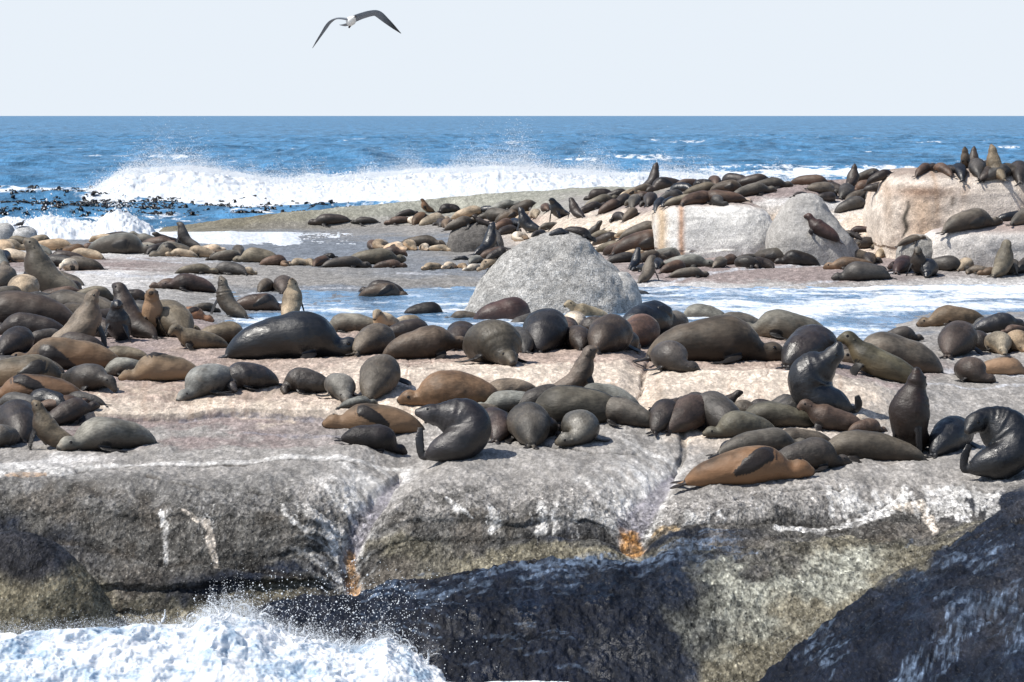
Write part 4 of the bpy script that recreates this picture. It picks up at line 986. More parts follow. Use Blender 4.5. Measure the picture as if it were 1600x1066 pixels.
    for sd in (1, -1):
        p, d = at(.893, 28 if sd > 0 else 152, .90); eyes.append(p + Tn[int(.893 * n)] * .008)
        q, d2 = at(.848, 30 if sd > 0 else 150, .9)                 # small rolled ears
        blade([q, q + d2 * .016 - Tn[int(.85 * n)] * .010, q + d2 * .020 - Tn[int(.85 * n)] * .026], [.009, .008, .005], .007, Ur[int(.85 * n)], k=6, q=6)
    # fuse everything into one skin
    me = bpy.data.meshes.new('seal'); me.from_pydata([tuple(v) for v in np.vstack(V)], [], Fc); me.update()
    bm = bmesh.new(); bm.from_mesh(me); bmesh.ops.recalc_face_normals(bm, faces=bm.faces); bm.to_mesh(me); bm.free()
    tmp = bpy.data.objects.new('tmp', me); col.objects.link(tmp)
    md = tmp.modifiers.new('r', 'REMESH'); md.mode = 'VOXEL'; md.voxel_size = .0105 if fine else .017; md.use_smooth_shade = True
    sm = tmp.modifiers.new('s', 'SMOOTH'); sm.iterations = 2; sm.factor = .5
    dg = bpy.context.evaluated_depsgraph_get()
    res = bpy.data.meshes.new_from_object(tmp.evaluated_get(dg))
    bpy.data.objects.remove(tmp); bpy.data.meshes.remove(me)
    nv = len(res.vertices); X = np.empty(nv * 3, np.float32); res.vertices.foreach_get('co', X); X = X.reshape(-1, 3).astype(float)
    d2 = ((X[:, None] - C[None, ::2]) ** 2).sum(-1) if nv * n < 6e6 else None
    bi = np.argmin(d2, 1) * 2
    rel = X - C[bi]; cu, cs = (rel * Ur[bi]).sum(1), (rel * Sr[bi]).sum(1)
    dn = np.sqrt(((rel * Sd[bi]).sum(1) / ww[bi]) ** 2 + ((rel * U[bi]).sum(1) / hh[bi]) ** 2)
    ven = np.clip(.5 - .5 * cu / (np.hypot(cu, cs) + 1e-6), 0, 1)
    sv = bi / (n - 1.0) + (rel * Tn[bi]).sum(1)
    fl = np.zeros(nv)
    for pts, W in BL:
        if W.max() < .015: continue
        dd_ = np.sqrt(((X[:, None] - pts[None]) ** 2).sum(-1)); j = np.argmin(dd_, 1)
        fl = np.maximum(fl, (dd_[np.arange(nv), j] < W[j] * 1.12 + .006) * (dn > 1.0) * sstep(0, .12, j / len(pts)))
    b = np.ones((nv, 4), np.float32); b[:, 0] = ven; b[:, 1] = fl; b[:, 2] = np.clip(sv, 0, 1)
    atr = res.attributes.new('marks', 'FLOAT_COLOR', 'POINT'); atr.data.foreach_set('color', b.ravel())
    res.materials.clear(); res.materials.append(m_fur); res.shade_smooth(); res.name = 'seal'
    return res, eyes
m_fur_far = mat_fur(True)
def merge_far(objs, name, label):
    """the smallest, farthest animals past the three hundred that show largest: one object of stuff"""
    V, A, FU, OC, LI, LS, LV, off = [], [], [], [], [], [], [], 0
    rs = np.random.RandomState(1)
    for o in objs:
        me = o.data; n = len(me.vertices); X = np.empty(n * 3, np.float32); me.vertices.foreach_get('co', X); X = X.reshape(-1, 3)
        M = np.array(o.matrix_world); V.append(X @ M[:3, :3].T + M[:3, 3])
        a = np.empty(n * 4, np.float32); me.attributes['marks'].data.foreach_get('color', a); A.append(a.reshape(-1, 4))
        FU.append(np.tile(np.array(o.color, np.float32), (n, 1))); OC.append(X + rs.uniform(0, 40)); LI.append(np.full(n, float(o.pass_index), np.float32))
        lv = np.empty(len(me.loops), np.int32); me.loops.foreach_get('vertex_index', lv); lt = np.empty(len(me.polygons), np.int32); me.polygons.foreach_get('loop_total', lt)
        LV.append(lv + off); LS.append(lt); off += n
    V, A, FU, OC, LI, LV, LS = (np.concatenate(q) for q in (V, A, FU, OC, LI, LV, LS))
    me = bpy.data.meshes.new(name)
    me.vertices.add(len(V)); me.vertices.foreach_set('co', V.astype(np.float32).ravel())
    me.loops.add(len(LV)); me.loops.foreach_set('vertex_index', LV.astype(np.int32))
    me.polygons.add(len(LS)); me.polygons.foreach_set('loop_start', np.concatenate([[0], np.cumsum(LS)[:-1]]).astype(np.int32)); me.polygons.foreach_set('loop_total', LS)
    me.update(calc_edges=True); me.shade_smooth()
    for nm, arr, ty, key in (('marks', A, 'FLOAT_COLOR', 'color'), ('fur', FU, 'FLOAT_COLOR', 'color'), ('oc', OC, 'FLOAT_VECTOR', 'vector'), ('light', LI, 'FLOAT', 'value')):
        at = me.attributes.new(nm, ty, 'POINT'); at.data.foreach_set(key, arr.astype(np.float32).ravel())
    for o in objs:
        for ch in list(o.children): bpy.data.objects.remove(ch)
        bpy.data.objects.remove(o)
    tag(link(name, me, m_fur_far), label, 'seals', kind='stuff')
def eye_mesh():
    bm = bmesh.new(); bmesh.ops.create_uvsphere(bm, u_segments=10, v_segments=8, radius=.0155)
    me = bpy.data.meshes.new('eye'); bm.to_mesh(me); bm.free(); me.shade_smooth(); me.materials.append(m_eye); return me
EYE = eye_mesh()

def surface(X, Y, ztop=99.0):
    z = zt(X, Y)
    for bv in SOLIDS:
        hit = bv.ray_cast(Vector((X, Y, 12)), Vector((0, 0, -1)))
        if hit[0] is not None and z < hit[0].z < ztop and hit[1].z > .25: z = hit[0].z
    return z
def pick(px, py, nz=.3):
    g = ground_px(px, py)
    o = Vector((0, 0, H)); d = Vector(((px - CX) / F, 1, -(py - HZ) / F)).normalized()
    best = g; bd = (g - o).length
    for bv in SOLIDS:
        hit = bv.ray_cast(o, d)
        if hit[0] is not None and hit[3] < bd and hit[1].z > nz: best, bd = hit[0], hit[3]
    return best
CACHE = {}; NSEAL = 0
def seal(px, py, L, yaw, pose='lie', c='gb', label='', group=None, fat=1.0, eyes=True, lift=0.0, name='seal', shared=None, tint=None, belly=None, stick=False, **kw):
    """px,py: photo pixel of the lowest point under the body's middle; L: nose-to-tail length in photo pixels"""
    global NSEAL
    NSEAL += 1
    if 'roll' in kw and shared is None and abs(kw['roll']) > 20:
        rg = math.cos(math.radians(yaw)) > 0
        kw['roll'] = abs(kw['roll']) * (1 if rg else -1)
        if kw.get('fore') is None or 'cross' in kw['fore']: kw['fore'] = ('tuck', 'cross') if rg else ('cross', 'tuck')
        if belly is None: belly = 1
    rs = np.random.RandomState(NSEAL * 13 + 5)
    yr = math.radians(yaw)
    if pose in ('lie', 'tuck', 'bend', 'curl', 'doze', 'perk'): L *= 1 + .42 * math.sin(yr) ** 2; fat *= 1.0 if pose in ('up', 'sky', 'back') or shared else (.95 if L > 135 and abs(math.cos(yr)) > .7 and pose != 'custom' else 1.10)
    g = pick(px, py, .05 if stick else .3); D = g.y; Lm = L * D / F
    dd_ = (abs(math.sin(yr)) * .36 + abs(math.cos(yr)) * .12) * Lm
    if pose in ('up', 'sky', 'custom', 'back'): dd_ *= .6
    X, Y = (px - CX) / F * (D + dd_), D + dd_
    f2 = Vector((math.cos(yr), math.sin(yr), 0)); l2 = Vector((-f2.y, f2.x, 0))
    hl = .33 * Lm; hw = .12 * Lm
    zt_ = g.z + .45
    zf, zb = surface(X + f2.x * hl, Y + f2.y * hl, zt_), surface(X - f2.x * hl, Y - f2.y * hl, zt_)
    zl, zr = surface(X + l2.x * hw, Y + l2.y * hw, zt_), surface(X - l2.x * hw, Y - l2.y * hw, zt_)
    zc = surface(X, Y, zt_)
    sp = max(-.3, min(.3, (zf - zb) / (2 * hl))); sr = max(-.3, min(.3, (zl - zr) / (2 * hw)))
    if pose in ('up', 'sky', 'custom', 'back'): sp *= .5; sr *= .5
    z = max((zf + zb) / 2, zc - .06 * Lm) if abs(zf - zb) < .5 * Lm else zc
    if stick: X, Y, z, sp, sr = g.x, g.y + .12, g.z - .02, .45 * f2.y + .12, 0
    fw = Vector((f2.x, f2.y, sp)).normalized(); lf = Vector((l2.x, l2.y, sr)).normalized(); upv = fw.cross(lf).normalized(); lf = upv.cross(fw)
    Mx = Matrix(((fw.x, lf.x, upv.x, X), (fw.y, lf.y, upv.y, Y), (fw.z, lf.z, upv.z, z - .012 * Lm + lift), (0, 0, 0, 1)))
    if shared is not None:
        if shared not in CACHE: CACHE[shared] = seal_mesh(pose, fat=fat, fine=False, **kw)
        me, ey = CACHE[shared]
    else:
        me, ey = seal_mesh(pose, fat=fat, seed=NSEAL, fine=L > 62, **kw)
    o = bpy.data.objects.new(name, me); col.objects.link(o)
    o.matrix_world = Mx @ Matrix.Scale(Lm, 4)
    r, gg, b, gl = FUR[c]
    q_ = 1.0 if c in ('tn', 'lt') else .92; r, gg, b = r * q_, gg * q_, b * q_
    k = rs.uniform(.85, 1.15); t_ = rs.uniform(-.06, .06)
    o.color = (r * k * (1 + t_), gg * k, b * k * (1 - t_), gl) if tint is None else tint
    o.pass_index = int(belly if belly is not None else (c in ('tn', 'lt', 'or') or rs.rand() < .25))
    tag(o, label, 'seal', group)
    if eyes and L > 75:
        for e in ey:
            q = bpy.data.objects.new('eye', EYE); col.objects.link(q); q.parent = o; q.location = e
    return o
# ---------------------------------------------------------------- the herd: near rows, each one read off the photo
G1 = 'fur seals resting on the near rocks'
def S(*a, **k): return seal(*a, group=G1, **k)
SCR = [(-.25, -.12, .09), (-.12, -.13, .14), (.03, -.12, .17), (.13, -.06, .22), (.16, 0, .30), (.08, .02, .37), (-.04, .02, .42), (-.17, .01, .455), (-.32, 0, .49)]
S(165, 711, 150, 212, 'lie', 'gy', 'large plain grey seal asleep, head towards the viewer, lowest at the left', fat=1.22, bend=10)
S(72, 704, 108, 165, 'up', 'ol', 'olive brown seal stretching its neck left beside the large plain grey seal', fat=1.2, headpitch=30)
S(-2, 704, 80, 250, 'lie', 'gb', 'round grey brown rump cut by the left edge in the front row', fat=1.2)
S(18, 690, 120, 110, 'tuck', 'dk', 'dark brown seal cut by the left edge behind the front row', fat=1.2)
S(112, 668, 90, 35, 'lie', 'dk', 'dark brown hump showing behind the large plain grey seal at lower left', fat=1.1)
S(70, 652, 95, 150, 'bend', 'bk', 'wet blue black seal squeezed between the orange tan seal and the front row at left', fat=1.0)
S(52, 632, 160, 180, 'lie', 'or', 'orange tan seal on its side, dark flipper across it, near the left edge', roll=-70, fore='cross', fat=1.1)
S(42, 610, 170, 2, 'lie', 'ol', 'pale bellied olive seal stretched out at the left edge above the orange tan one', fat=1.25, roll=40)
S(138, 614, 110, 318, 'doze', 'gd', 'dark grey seal resting its scarred head on the rock, left of the pair of heads', fat=1.15, headpitch=-10)
S(4, 604, 60, 185, 'lie', 'gy', 'small grey back cut by the left edge between two larger seals', fat=1.1)
S(100, 578, 185, 178, 'lie', 'or', 'long olive and orange seal, nose at left edge, behind the pale bellied one', fat=1.1, roll=25, tint=(0.104, 0.071, 0.044, 0.20))
S(192, 590, 85, 200, 'lie', 'gy', 'small grey seal tucked behind the tan olive sleeper', fat=1.1)
S(250, 598, 128, 188, 'lie', 'tn', 'tan olive seal sleeping on its side left of the row of five', fat=1.15, roll=-55, fore=('top', 'tuck'), tint=(0.153, 0.122, 0.086, 0.15))
S(190, 566, 90, 170, 'lie', 'ol', 'low olive back just beyond the long olive and orange seal', fat=.9)
S(327, 626, 108, 228, 'lie', 'gy', 'pale grey seal, nose down left, at the left end of the row of five', fat=1.25, tint=(0.165, 0.165, 0.153, 0.15))
S(388, 617, 100, 205, 'tuck', 'dk', 'dark seal with a wet blue sheen, second from the left in the row of five', fat=1.35, tint=(0.032, 0.027, 0.025, 0.70))
S(475, 617, 92, 172, 'tuck', 'dk', 'round dark brown seal in the middle of the row of five', fat=1.4, tint=(0.037, 0.031, 0.026, 0.55))
S(530, 630, 92, 285, 'lie', 'gy', 'slim grey seal facing the viewer, fourth from the left in the row of five', fat=1.05, tint=(0.104, 0.098, 0.086, 0.20))
S(590, 625, 98, 80, 'tuck', 'gb', 'plump grey brown seal, round rump showing, right end of the row of five', fat=1.4)
S(308, 549, 98, 200, 'perk', 'ol', 'olive seal resting its chin on the rock left of the huge black bull', fat=1.0, headpitch=-40)
S(352, 540, 95, 22, 'lie', 'ol', 'plump olive body half hidden behind the rump of the huge black bull', fat=1.2)
S(462, 561, 215, 3, 'lie', 'bk', 'huge wet black bull lying with its flippers spread on the edge of the tan ledge', fat=1.38, fore='wide', bend=-6, tint=(0.007, 0.008, 0.010, 0.75))
S(545, 520, 100, 170, 'lie', 'gy', 'grey back showing above the neck of the huge black bull', fat=1.1)
S(578, 556, 95, 70, 'tuck', 'gb', 'grey brown seal curled into a ball right of the huge black bull', fat=1.3)
S(603, 520, 70, 240, 'perk', 'tn', 'tan seal bowing its head behind the ball shaped grey brown one', fat=1.1, headpitch=-50)
S(643, 532, 90, 25, 'lie', 'dk', 'dark brown back between the bowing tan seal and the big brown one', fat=1.15)
S(668, 561, 138, 12, 'doze', 'br', 'big brown seal with its chest raised right on the tan ledge edge', fat=1.42, tint=(0.071, 0.052, 0.037, 0.30))
S(770, 571, 130, 292, 'lie', 'gd', 'scarred brown bull facing the viewer, head on the ledge, with folds along its neck', fat=1.4, wrinkle=.7, fore='wide', tint=(0.061, 0.052, 0.038, 0.40))
S(812, 551, 85, 100, 'lie', 'gd', 'dark grey flank filling the gap right of the scarred brown bull', fat=1.1)
S(795, 512, 110, 10, 'lie', 'mh', 'maroon brown back rising against the foot of the big dome boulder', fat=1.4)
S(843, 551, 105, 85, 'tuck', 'bk', 'tall rounded blackish seal right of the scarred brown bull', fat=1.5, tint=(0.018, 0.016, 0.016, 0.55))
S(860, 522, 70, 20, 'lie', 'tn', 'tan back behind the tall rounded blackish seal', fat=1.25)
S(917, 508, 84, 196, 'perk', 'tn', 'pale tan seal lifting its dark nose to the left below the big dome boulder', fat=1.1, headpitch=-20, tint=(0.208, 0.172, 0.116, 0.10))
S(897, 520, 60, 90, 'lie', 'lt', 'pinkish pale back in the middle of the ledge crowd', fat=1.4)
S(899, 548, 70, 100, 'tuck', 'dk', 'small dark seal wedged between two large blackish ones', fat=1.3)
S(944, 553, 100, 75, 'tuck', 'dk', 'large round dark brown seal with a shiny flank at the ledge edge', fat=1.5, tint=(0.040, 0.029, 0.021, 0.50))
S(975, 548, 80, 60, 'lie', 'dk', 'dark brown rump squeezed right of the large round dark one', fat=1.1)
S(990, 541, 100, 75, 'bend', 'br', 'reddish brown seal at the right end of the middle ledge crowd', fat=1.2, tint=(0.098, 0.058, 0.043, 0.20))
S(1005, 532, 110, 55, 'tuck', 'bk', 'wet black seal, blue flipper on its back, beside the dome boulder', fat=1.35, fore='top')
S(1052, 583, 92, 285, 'tuck', 'dk', 'dark rounded seal hanging over the ledge, head towards the viewer', fat=1.3, tint=(0.051, 0.043, 0.037, 0.50))
S(1122, 566, 222, 4, 'lie', 'gb', 'enormous grey brown seal stretched along the right half of the tan ledge', fat=1.36, tint=(0.065, 0.051, 0.037, 0.25))
S(1052, 520, 80, 60, 'lie', 'gb', 'grey brown back left behind the enormous grey brown seal', fat=1.25)
S(1095, 508, 90, 160, 'lie', 'gy', 'grey seal arched above the enormous one, against the water', fat=1.2)
S(1225, 532, 150, 170, 'lie', 'gy', 'long smooth grey seal lying behind the enormous one, beside the water', fat=1.25, tint=(0.092, 0.086, 0.071, 0.20))
S(1256, 578, 118, 60, 'tuck', 'dk', 'blackish seal with a bare pinkish flank at the end of the enormous one', fat=1.5, tint=(0.021, 0.016, 0.014, 0.80))
S(1388, 580, 165, 174, 'lie', 'gb', 'big grey seal with its round rump to the right, above the sitting bulls', fat=1.42, tint=(0.086, 0.073, 0.058, 0.25))
S(1368, 593, 150, 162, 'perk', 'ol', 'sleek olive seal raising its head left with one flipper hanging down the rock', fat=1.1, fore='wide', headpitch=-25, tint=(0.061, 0.054, 0.034, 0.35))
S(1410, 535, 70, 10, 'lie', 'gd', 'dark hump behind the big grey seal, touching the water', fat=1.2)
S(1283, 652, 168, 0, 'custom', 'bk', 'black bull sitting with its nose to the sky and one hind flipper raised', fat=1.5, wrinkle=.6, fore=('none','prop'), custom=[(.27, -.08, .08), (.16, -.07, .13), (.04, -.05, .17), (-.06, 0, .25), (-.07, .03, .36), (-.01, .03, .45), (.08, .0, .52), (.165, -.01, .60), (.215, -.02, .71)],
  hind=[(.31, -.09, .07), (.345, -.09, .12), (.335, -.09, .21)])
S(1428, 714, 160, 0, 'custom', 'dk', 'dark brown bull sitting bolt upright, chest to the viewer and nose up', fat=1.3, wrinkle=.6, fore='prop', custom=[(.14, .22, .05), (.10, .16, .09), (.02, .07, .15), (-.04, .0, .26), (-.04, -.02, .42), (.0, 0, .57), (.03, .0, .68), (.035, -.01, .76), (.03, -.02, .85)], tint=(0.040, 0.026, 0.020, 0.50))
S(1480, 712, 105, 60, 'tuck', 'bk', 'black seal lying folded between the two sitting bulls at the right', fat=1.35, wrinkle=1.2)
S(1553, 746, 180, 0, 'custom', 'bk', 'shiny black seal curled up to scratch its chin at the right edge', fat=1.45, wrinkle=.8, fore='none', custom=[(-.24, -.12, .09), (-.10, -.13, .14), (.05, -.12, .17), (.15, -.06, .25), (.13, .02, .36), (.03, .04, .45), (-.08, .02, .50), (-.17, -.04, .48), (-.25, -.11, .41)],
  hind=[(-.28, -.13, .10), (-.27, -.13, .22), (-.22, -.12, .31)])
S(1350, 717, 190, 176, 'lie', 'gb', 'long grey brown seal lying flat in front of the upright dark bull', fat=1.02, tint=(0.071, 0.060, 0.046, 0.25))
S(1268, 736, 130, 14, 'lie', 'gd', 'dark grey seal asleep directly behind the head of the orange sleeper', fat=1.25, tint=(0.043, 0.037, 0.032, 0.30))
S(1172, 760, 205, 2, 'lie', 'or', 'orange sleeper with a black flipper across its belly, lowest seal at the right', fat=1.12, roll=-62, fore=('tuck', 'cross'), bend=4, tint=(0.140, 0.088, 0.051, 0.22))
S(1195, 714, 150, 12, 'lie', 'gb', 'grey brown seal lying behind the orange sleeper with its head to the right', fat=1.1)
S(1148, 710, 66, 190, 'tuck', 'bk', 'small wet blue black rump behind the back of the orange sleeper', fat=1.2)
S(1156, 686, 120, 190, 'lie', 'gb', 'olive grey seal with its face to the left, centre of the right hand group', fat=1.25, tint=(0.073, 0.067, 0.050, 0.30))
S(1205, 676, 140, 178, 'lie', 'ol', 'dark olive body running behind the centre of the right hand group', fat=1.1, tint=(0.061, 0.056, 0.042, 0.25))
S(1112, 686, 110, 120, 'tuck', 'gd', 'dark grey hunched seal left of the olive grey one in the right hand group', fat=1.3)
S(1068, 688, 100, 60, 'tuck', 'br', 'dark brown seal with a bare patch, hunched over the rock crack', fat=1.35, tint=(0.054, 0.037, 0.029, 0.40))
S(1030, 678, 78, 75, 'tuck', 'dk', 'small dark brown seal left of the one hunched over the rock crack', fat=1.25)
S(1297, 677, 115, 172, 'perk', 'br', 'brown seal with small ears resting behind the long grey brown one', fat=1.1, headpitch=-30)
S(1356, 677, 65, 20, 'lie', 'br', 'low brown back right of the small eared brown seal', fat=1.2)
S(1190, 650, 60, 170, 'lie', 'dk', 'dark brown hump peeping above the right hand group against the cream rock', fat=1.0)
S(893, 666, 188, 172, 'lie', 'gb', 'long heavy olive grey seal lying across the centre group', fat=1.25, tint=(0.061, 0.054, 0.041, 0.25))
S(967, 668, 110, 160, 'lie', 'gb', 'grey seal rounding off the centre group above the right gully', fat=1.3)
S(905, 622, 125, 15, 'up', 'gb', 'grey seal with its head up looking right at the back of the centre group', fat=1.0, headpitch=8, tint=(0.104, 0.082, 0.065, 0.30))
S(897, 702, 105, 278, 'tuck', 'gb', 'grey seal with a shiny pale rump patch, front of the centre group', fat=1.2, tint=(0.073, 0.067, 0.055, 0.70), mirror=-1)
S(818, 698, 105, 98, 'tuck', 'gd', 'rounded dark grey seal in front of the heavy olive grey one', fat=1.4, tint=(0.051, 0.045, 0.037, 0.40))
S(765, 690, 92, 105, 'bend', 'dk', 'dark wet seal partly hidden behind the scratching one', fat=1.2, tint=(0.037, 0.025, 0.020, 0.60))
S(795, 648, 115, 185, 'lie', 'gy', 'slim grey seal across the middle of the centre group', fat=1.0)
S(790, 634, 105, 200, 'lie', 'tn', 'tan grey seal with its face down, right of the big orange brown one', fat=1.1, tint=(0.147, 0.116, 0.086, 0.20))
S(850, 644, 105, 20, 'doze', 'gd', 'dark shoulder rising in the middle of the centre group', fat=1.2)
S(703, 640, 165, 184, 'lie', 'or', 'big orange brown bull asleep behind the scratching seal, nose to the left', fat=1.38, wrinkle=.3, tint=(0.116, 0.071, 0.040, 0.30))
S(712, 713, 172, 0, 'custom', 'dk', 'dark seal curled to scratch its chin with a hind flipper, centre group', fat=1.42, wrinkle=.8, fore='none', custom=SCR,
  hind=[(-.29, -.13, .10), (-.30, -.12, .24), (-.28, -.08, .36)], tint=(0.023, 0.020, 0.021, 0.70))
S(584, 702, 105, 8, 'lie', 'dk', 'small blackish seal lying in front of the sleeper with the dark flipper', fat=1.3, tint=(0.016, 0.013, 0.013, 0.30))
S(583, 673, 160, 182, 'lie', 'ol', 'tan olive sleeper with a dark flipper on its side, left end of the centre group', fat=1.12, roll=-60, fore='cross', tint=(0.122, 0.088, 0.058, 0.20))
# the crowd at the left
S(62, 462, 134, 168, 'up', 'gb', 'tall grey seal sitting with head held high, looking left over the left crowd', fat=1.25, headpitch=12, tint=(0.092, 0.080, 0.061, 0.25))
S(30, 470, 70, 95, 'tuck', 'tn', 'tan ball of fur with folded neck in front of the tall sitting grey seal', fat=1.5)
S(118, 500, 165, 168, 'doze', 'gb', 'brown grey seal with a raised rounded neck in the middle of the left crowd', fat=1.1)
S(28, 514, 190, 178, 'lie', 'dk', 'very dark long seal crossing the left edge below the tan ball', fat=1.3, tint=(0.043, 0.032, 0.025, 0.30))
S(118, 505, 105, 195, 'bend', 'gb', 'grey neck and scarred head lying across the middle of the left crowd', fat=1.0)
S(132, 548, 130, 35, 'sky', 'ol', 'tan grey seal pointing its nose to the sky in the left crowd', fat=1.3, headpitch=-12, tint=(0.134, 0.107, 0.080, 0.25), mirror=-1)
S(42, 528, 130, 175, 'lie', 'dk', 'dark back lying low between the very dark long seal and the grey one', fat=1.0)
S(75, 540, 70, 30, 'lie', 'gd', 'dark grey shoulder left of the one pointing its nose to the sky', fat=1.2)
S(18, 556, 80, 80, 'tuck', 'dk', 'dark reddish brown seal folded up at the left edge', fat=1.3)
S(186, 538, 100, 268, 'up', 'bk', 'black seal facing the viewer with a wrinkled neck in the left crowd', fat=1.3, wrinkle=.4, headpitch=-30, headturn=18)
S(198, 528, 130, 145, 'up', 'dk', 'dark brown seal turning its pale muzzle left behind the black wrinkled one', fat=1.1, headpitch=10)
S(240, 528, 120, 272, 'up', 'tn', 'tan seal sitting upright and staring straight at the viewer', fat=.95, tint=(0.208, 0.153, 0.104, 0.15))
S(262, 528, 110, 120, 'lie', 'ol', 'olive body lying right behind the tan seal that stares at the viewer', fat=1.4)
S(296, 499, 78, 355, 'lie', 'or', 'pinkish tan seal lying on its side near the small striped sitting one', fat=1.0, roll=-60, fore='cross', tint=(0.172, 0.104, 0.067, 0.20))
S(322, 488, 45, 30, 'lie', 'gb', 'small grey brown back left of the striped sitting seal', fat=1.0)
S(352, 496, 88, 150, 'sky', 'gb', 'small seal with a striped wrinkled neck sitting with its nose up', fat=1.1, wrinkle=1.5, tint=(0.073, 0.061, 0.046, 0.40))
S(407, 487, 88, 8, 'lie', 'dk', 'dark wet seal with an orange flank lying above the huge black bull', fat=1.1, roll=-50, fore='cross', tint=(0.054, 0.037, 0.027, 0.60))
S(455, 500, 85, 80, 'back', 'tn', 'tan seal sitting with its back to the viewer above the huge black bull', fat=1.25, tint=(0.220, 0.172, 0.116, 0.10))
S(411, 457, 40, 80, 'tuck', 'gb', 'left one of two small round grey seals on the grey flat', fat=1.3)
S(438, 459, 52, 100, 'tuck', 'gb', 'right one of two small round grey seals on the grey flat', fat=1.3, tint=(0.067, 0.052, 0.043, 0.30))
S(268, 452, 70, 185, 'lie', 'br', 'brown seal showing its face behind the long maroon sleeper on the left flat', fat=.9)
S(293, 456, 88, 182, 'lie', 'mh', 'long maroon brown sleeper alone on the left flat', fat=1.1, tint=(0.047, 0.031, 0.026, 0.35))
S(596, 460, 72, 175, 'lie', 'dk', 'rear dark seal of the pair lying by the blue pool', fat=1.1)
S(600, 468, 78, 358, 'lie', 'gd', 'front dark grey seal of the pair lying by the blue pool', fat=1.1, roll=-40, tint=(0.061, 0.048, 0.037, 0.40))
S(668, 500, 75, 5, 'lie', 'bk', 'black furry back behind the ledge crowd, beside the pool', fat=1.2, tint=(0.014, 0.012, 0.012, 0.30))
S(725, 508, 70, 170, 'lie', 'gb', 'grey brown back beside the left foot of the dome boulder', fat=1.0)
S(640, 512, 60, 15, 'lie', 'tn', 'tan back behind the bowing tan seal', fat=1.1)
# right hand group by the wash
S(1488, 512, 112, 178, 'lie', 'ol', 'olive brown seal asleep on the rock edge beside the white wash, head left', fat=1.05, tint=(0.104, 0.076, 0.049, 0.20))
S(1562, 520, 88, 10, 'doze', 'bk', 'blue black seal with a humped back at the right edge by the wash', fat=1.2, tint=(0.021, 0.021, 0.025, 0.60))
S(1540, 514, 60, 178, 'lie', 'gd', 'grey neck stretched left from the blue black seal at the right edge', fat=1.1)
S(1495, 559, 92, 70, 'doze', 'dk', 'dark brown seal with a pointed head bent over another, near the right edge', fat=1.45, tint=(0.043, 0.032, 0.026, 0.35))
S(1530, 550, 60, 280, 'tuck', 'dk', 'very dark seal pressed against the one with the pointed head', fat=1.3)
S(1558, 554, 62, 275, 'lie', 'tn', 'round tan seal asleep facing the viewer near the right edge', fat=1.35, tint=(0.202, 0.172, 0.128, 0.15))
S(1592, 552, 60, 275, 'lie', 'tn', 'round tan seal cut by the right edge', fat=1.3)
S(1585, 522, 50, 200, 'lie', 'br', 'small brown seal above the round tan ones at the right edge', fat=1.0)
S(1570, 586, 92, 2, 'lie', 'tn', 'tan seal lying on its side at the right edge below the round ones', fat=1.1, roll=-60, fore='top', tint=(0.202, 0.147, 0.101, 0.15))
S(1521, 601, 72, 285, 'tuck', 'dk', 'dark brown seal curled beside the tan one at the right edge', fat=1.35, tint=(0.051, 0.037, 0.029, 0.35))
# sitters and solitary ones farther off
S(288, 389, 62, 160, 'sky', 'gb', 'grey seal sitting with its nose up against the white foam at the left', fat=1.0, headpitch=-30, tint=(0.061, 0.055, 0.049, 0.30))
S(1280, 368, 66, 155, 'perk', 'mh', 'maroon brown seal with a tan head climbing the sloping grey boulder', stick=True, fat=1.15, headpitch=-20)
S(1021, 297, 62, 30, 'sky', 'dk', 'slim dark seal sitting bolt upright at the left end of the far crowd, nose up', fat=.95, headpitch=10)
S(1160, 284, 60, 200, 'up', 'dk', 'dark seal bending its neck into a loop against the sea', fat=1.1, headpitch=-90)
S(1553, 282, 72, 110, 'sky', 'ol', 'pale throated seal sitting upright on the tall block, nose to the sky', fat=1.1)
S(1014, 441, 62, 60, 'up', 'gb', 'grey seal sitting right of the dome boulder, looking right', fat=1.1, headpitch=0, headturn=-50)
S(1085, 392, 60, 150, 'up', 'ol', 'tan headed seal looking left in front of the long white rock block', fat=1.0)
S(765, 398, 72, 50, 'sky', 'bk', 'glossy black seal rearing up in front of the small angular boulder', fat=1.0)
S(823, 366, 58, 150, 'sky', 'bk', 'glossy blue black seal with raised head above the dome boulder', fat=1.2)
S(874, 343, 56, 230, 'up', 'bk', 'wet blue black seal sitting upright in the crowd below the low ridge', fat=1.2)
S(900, 343, 50, 120, 'up', 'dk', 'dark brown seal sitting right of the wet blue black one below the ridge', fat=1.1)
S(1435, 433, 72, 250, 'up', 'gb', 'grey brown seal sitting with drooped head over a black one in the right row', fat=1.2, headpitch=-60)
S(1448, 434, 55, 260, 'lie', 'bk', 'blue black rump under the seal with the drooped head', fat=1.3)
S(1568, 432, 85, 60, 'up', 'ol', 'tan grey seal sitting up at the right end of the right row', fat=1.1)

# more bodies packed into the gaps
S(78, 490, 90, 172, 'lie', 'gd', 'dark grey back filling the gap below the brown grey raised neck', fat=1.1)
S(2, 448, 90, 120, 'up', 'gy', 'grey seal sitting upright, half cut by the left edge', fat=1.1)
S(150, 528, 80, 140, 'lie', 'dk', 'dark flank between the sky pointing seal and the black wrinkled one', fat=1.2)
S(222, 520, 80, 60, 'lie', 'mh', 'maroon brown flank left of the tan seal staring at the viewer', fat=1.1)
S(12, 582, 90, 176, 'lie', 'gd', 'dark grey back between the two long seals at the left edge', fat=1.0)
S(22, 668, 90, 30, 'tuck', 'br', 'brown rump behind the olive brown seal stretching its neck left', fat=1.3)
S(745, 664, 80, 200, 'lie', 'gb', 'grey brown shoulder just right of the scratching seal', fat=1.0)
S(852, 690, 80, 60, 'lie', 'dk', 'dark brown flank between the two round grey seals in front', fat=1.1)
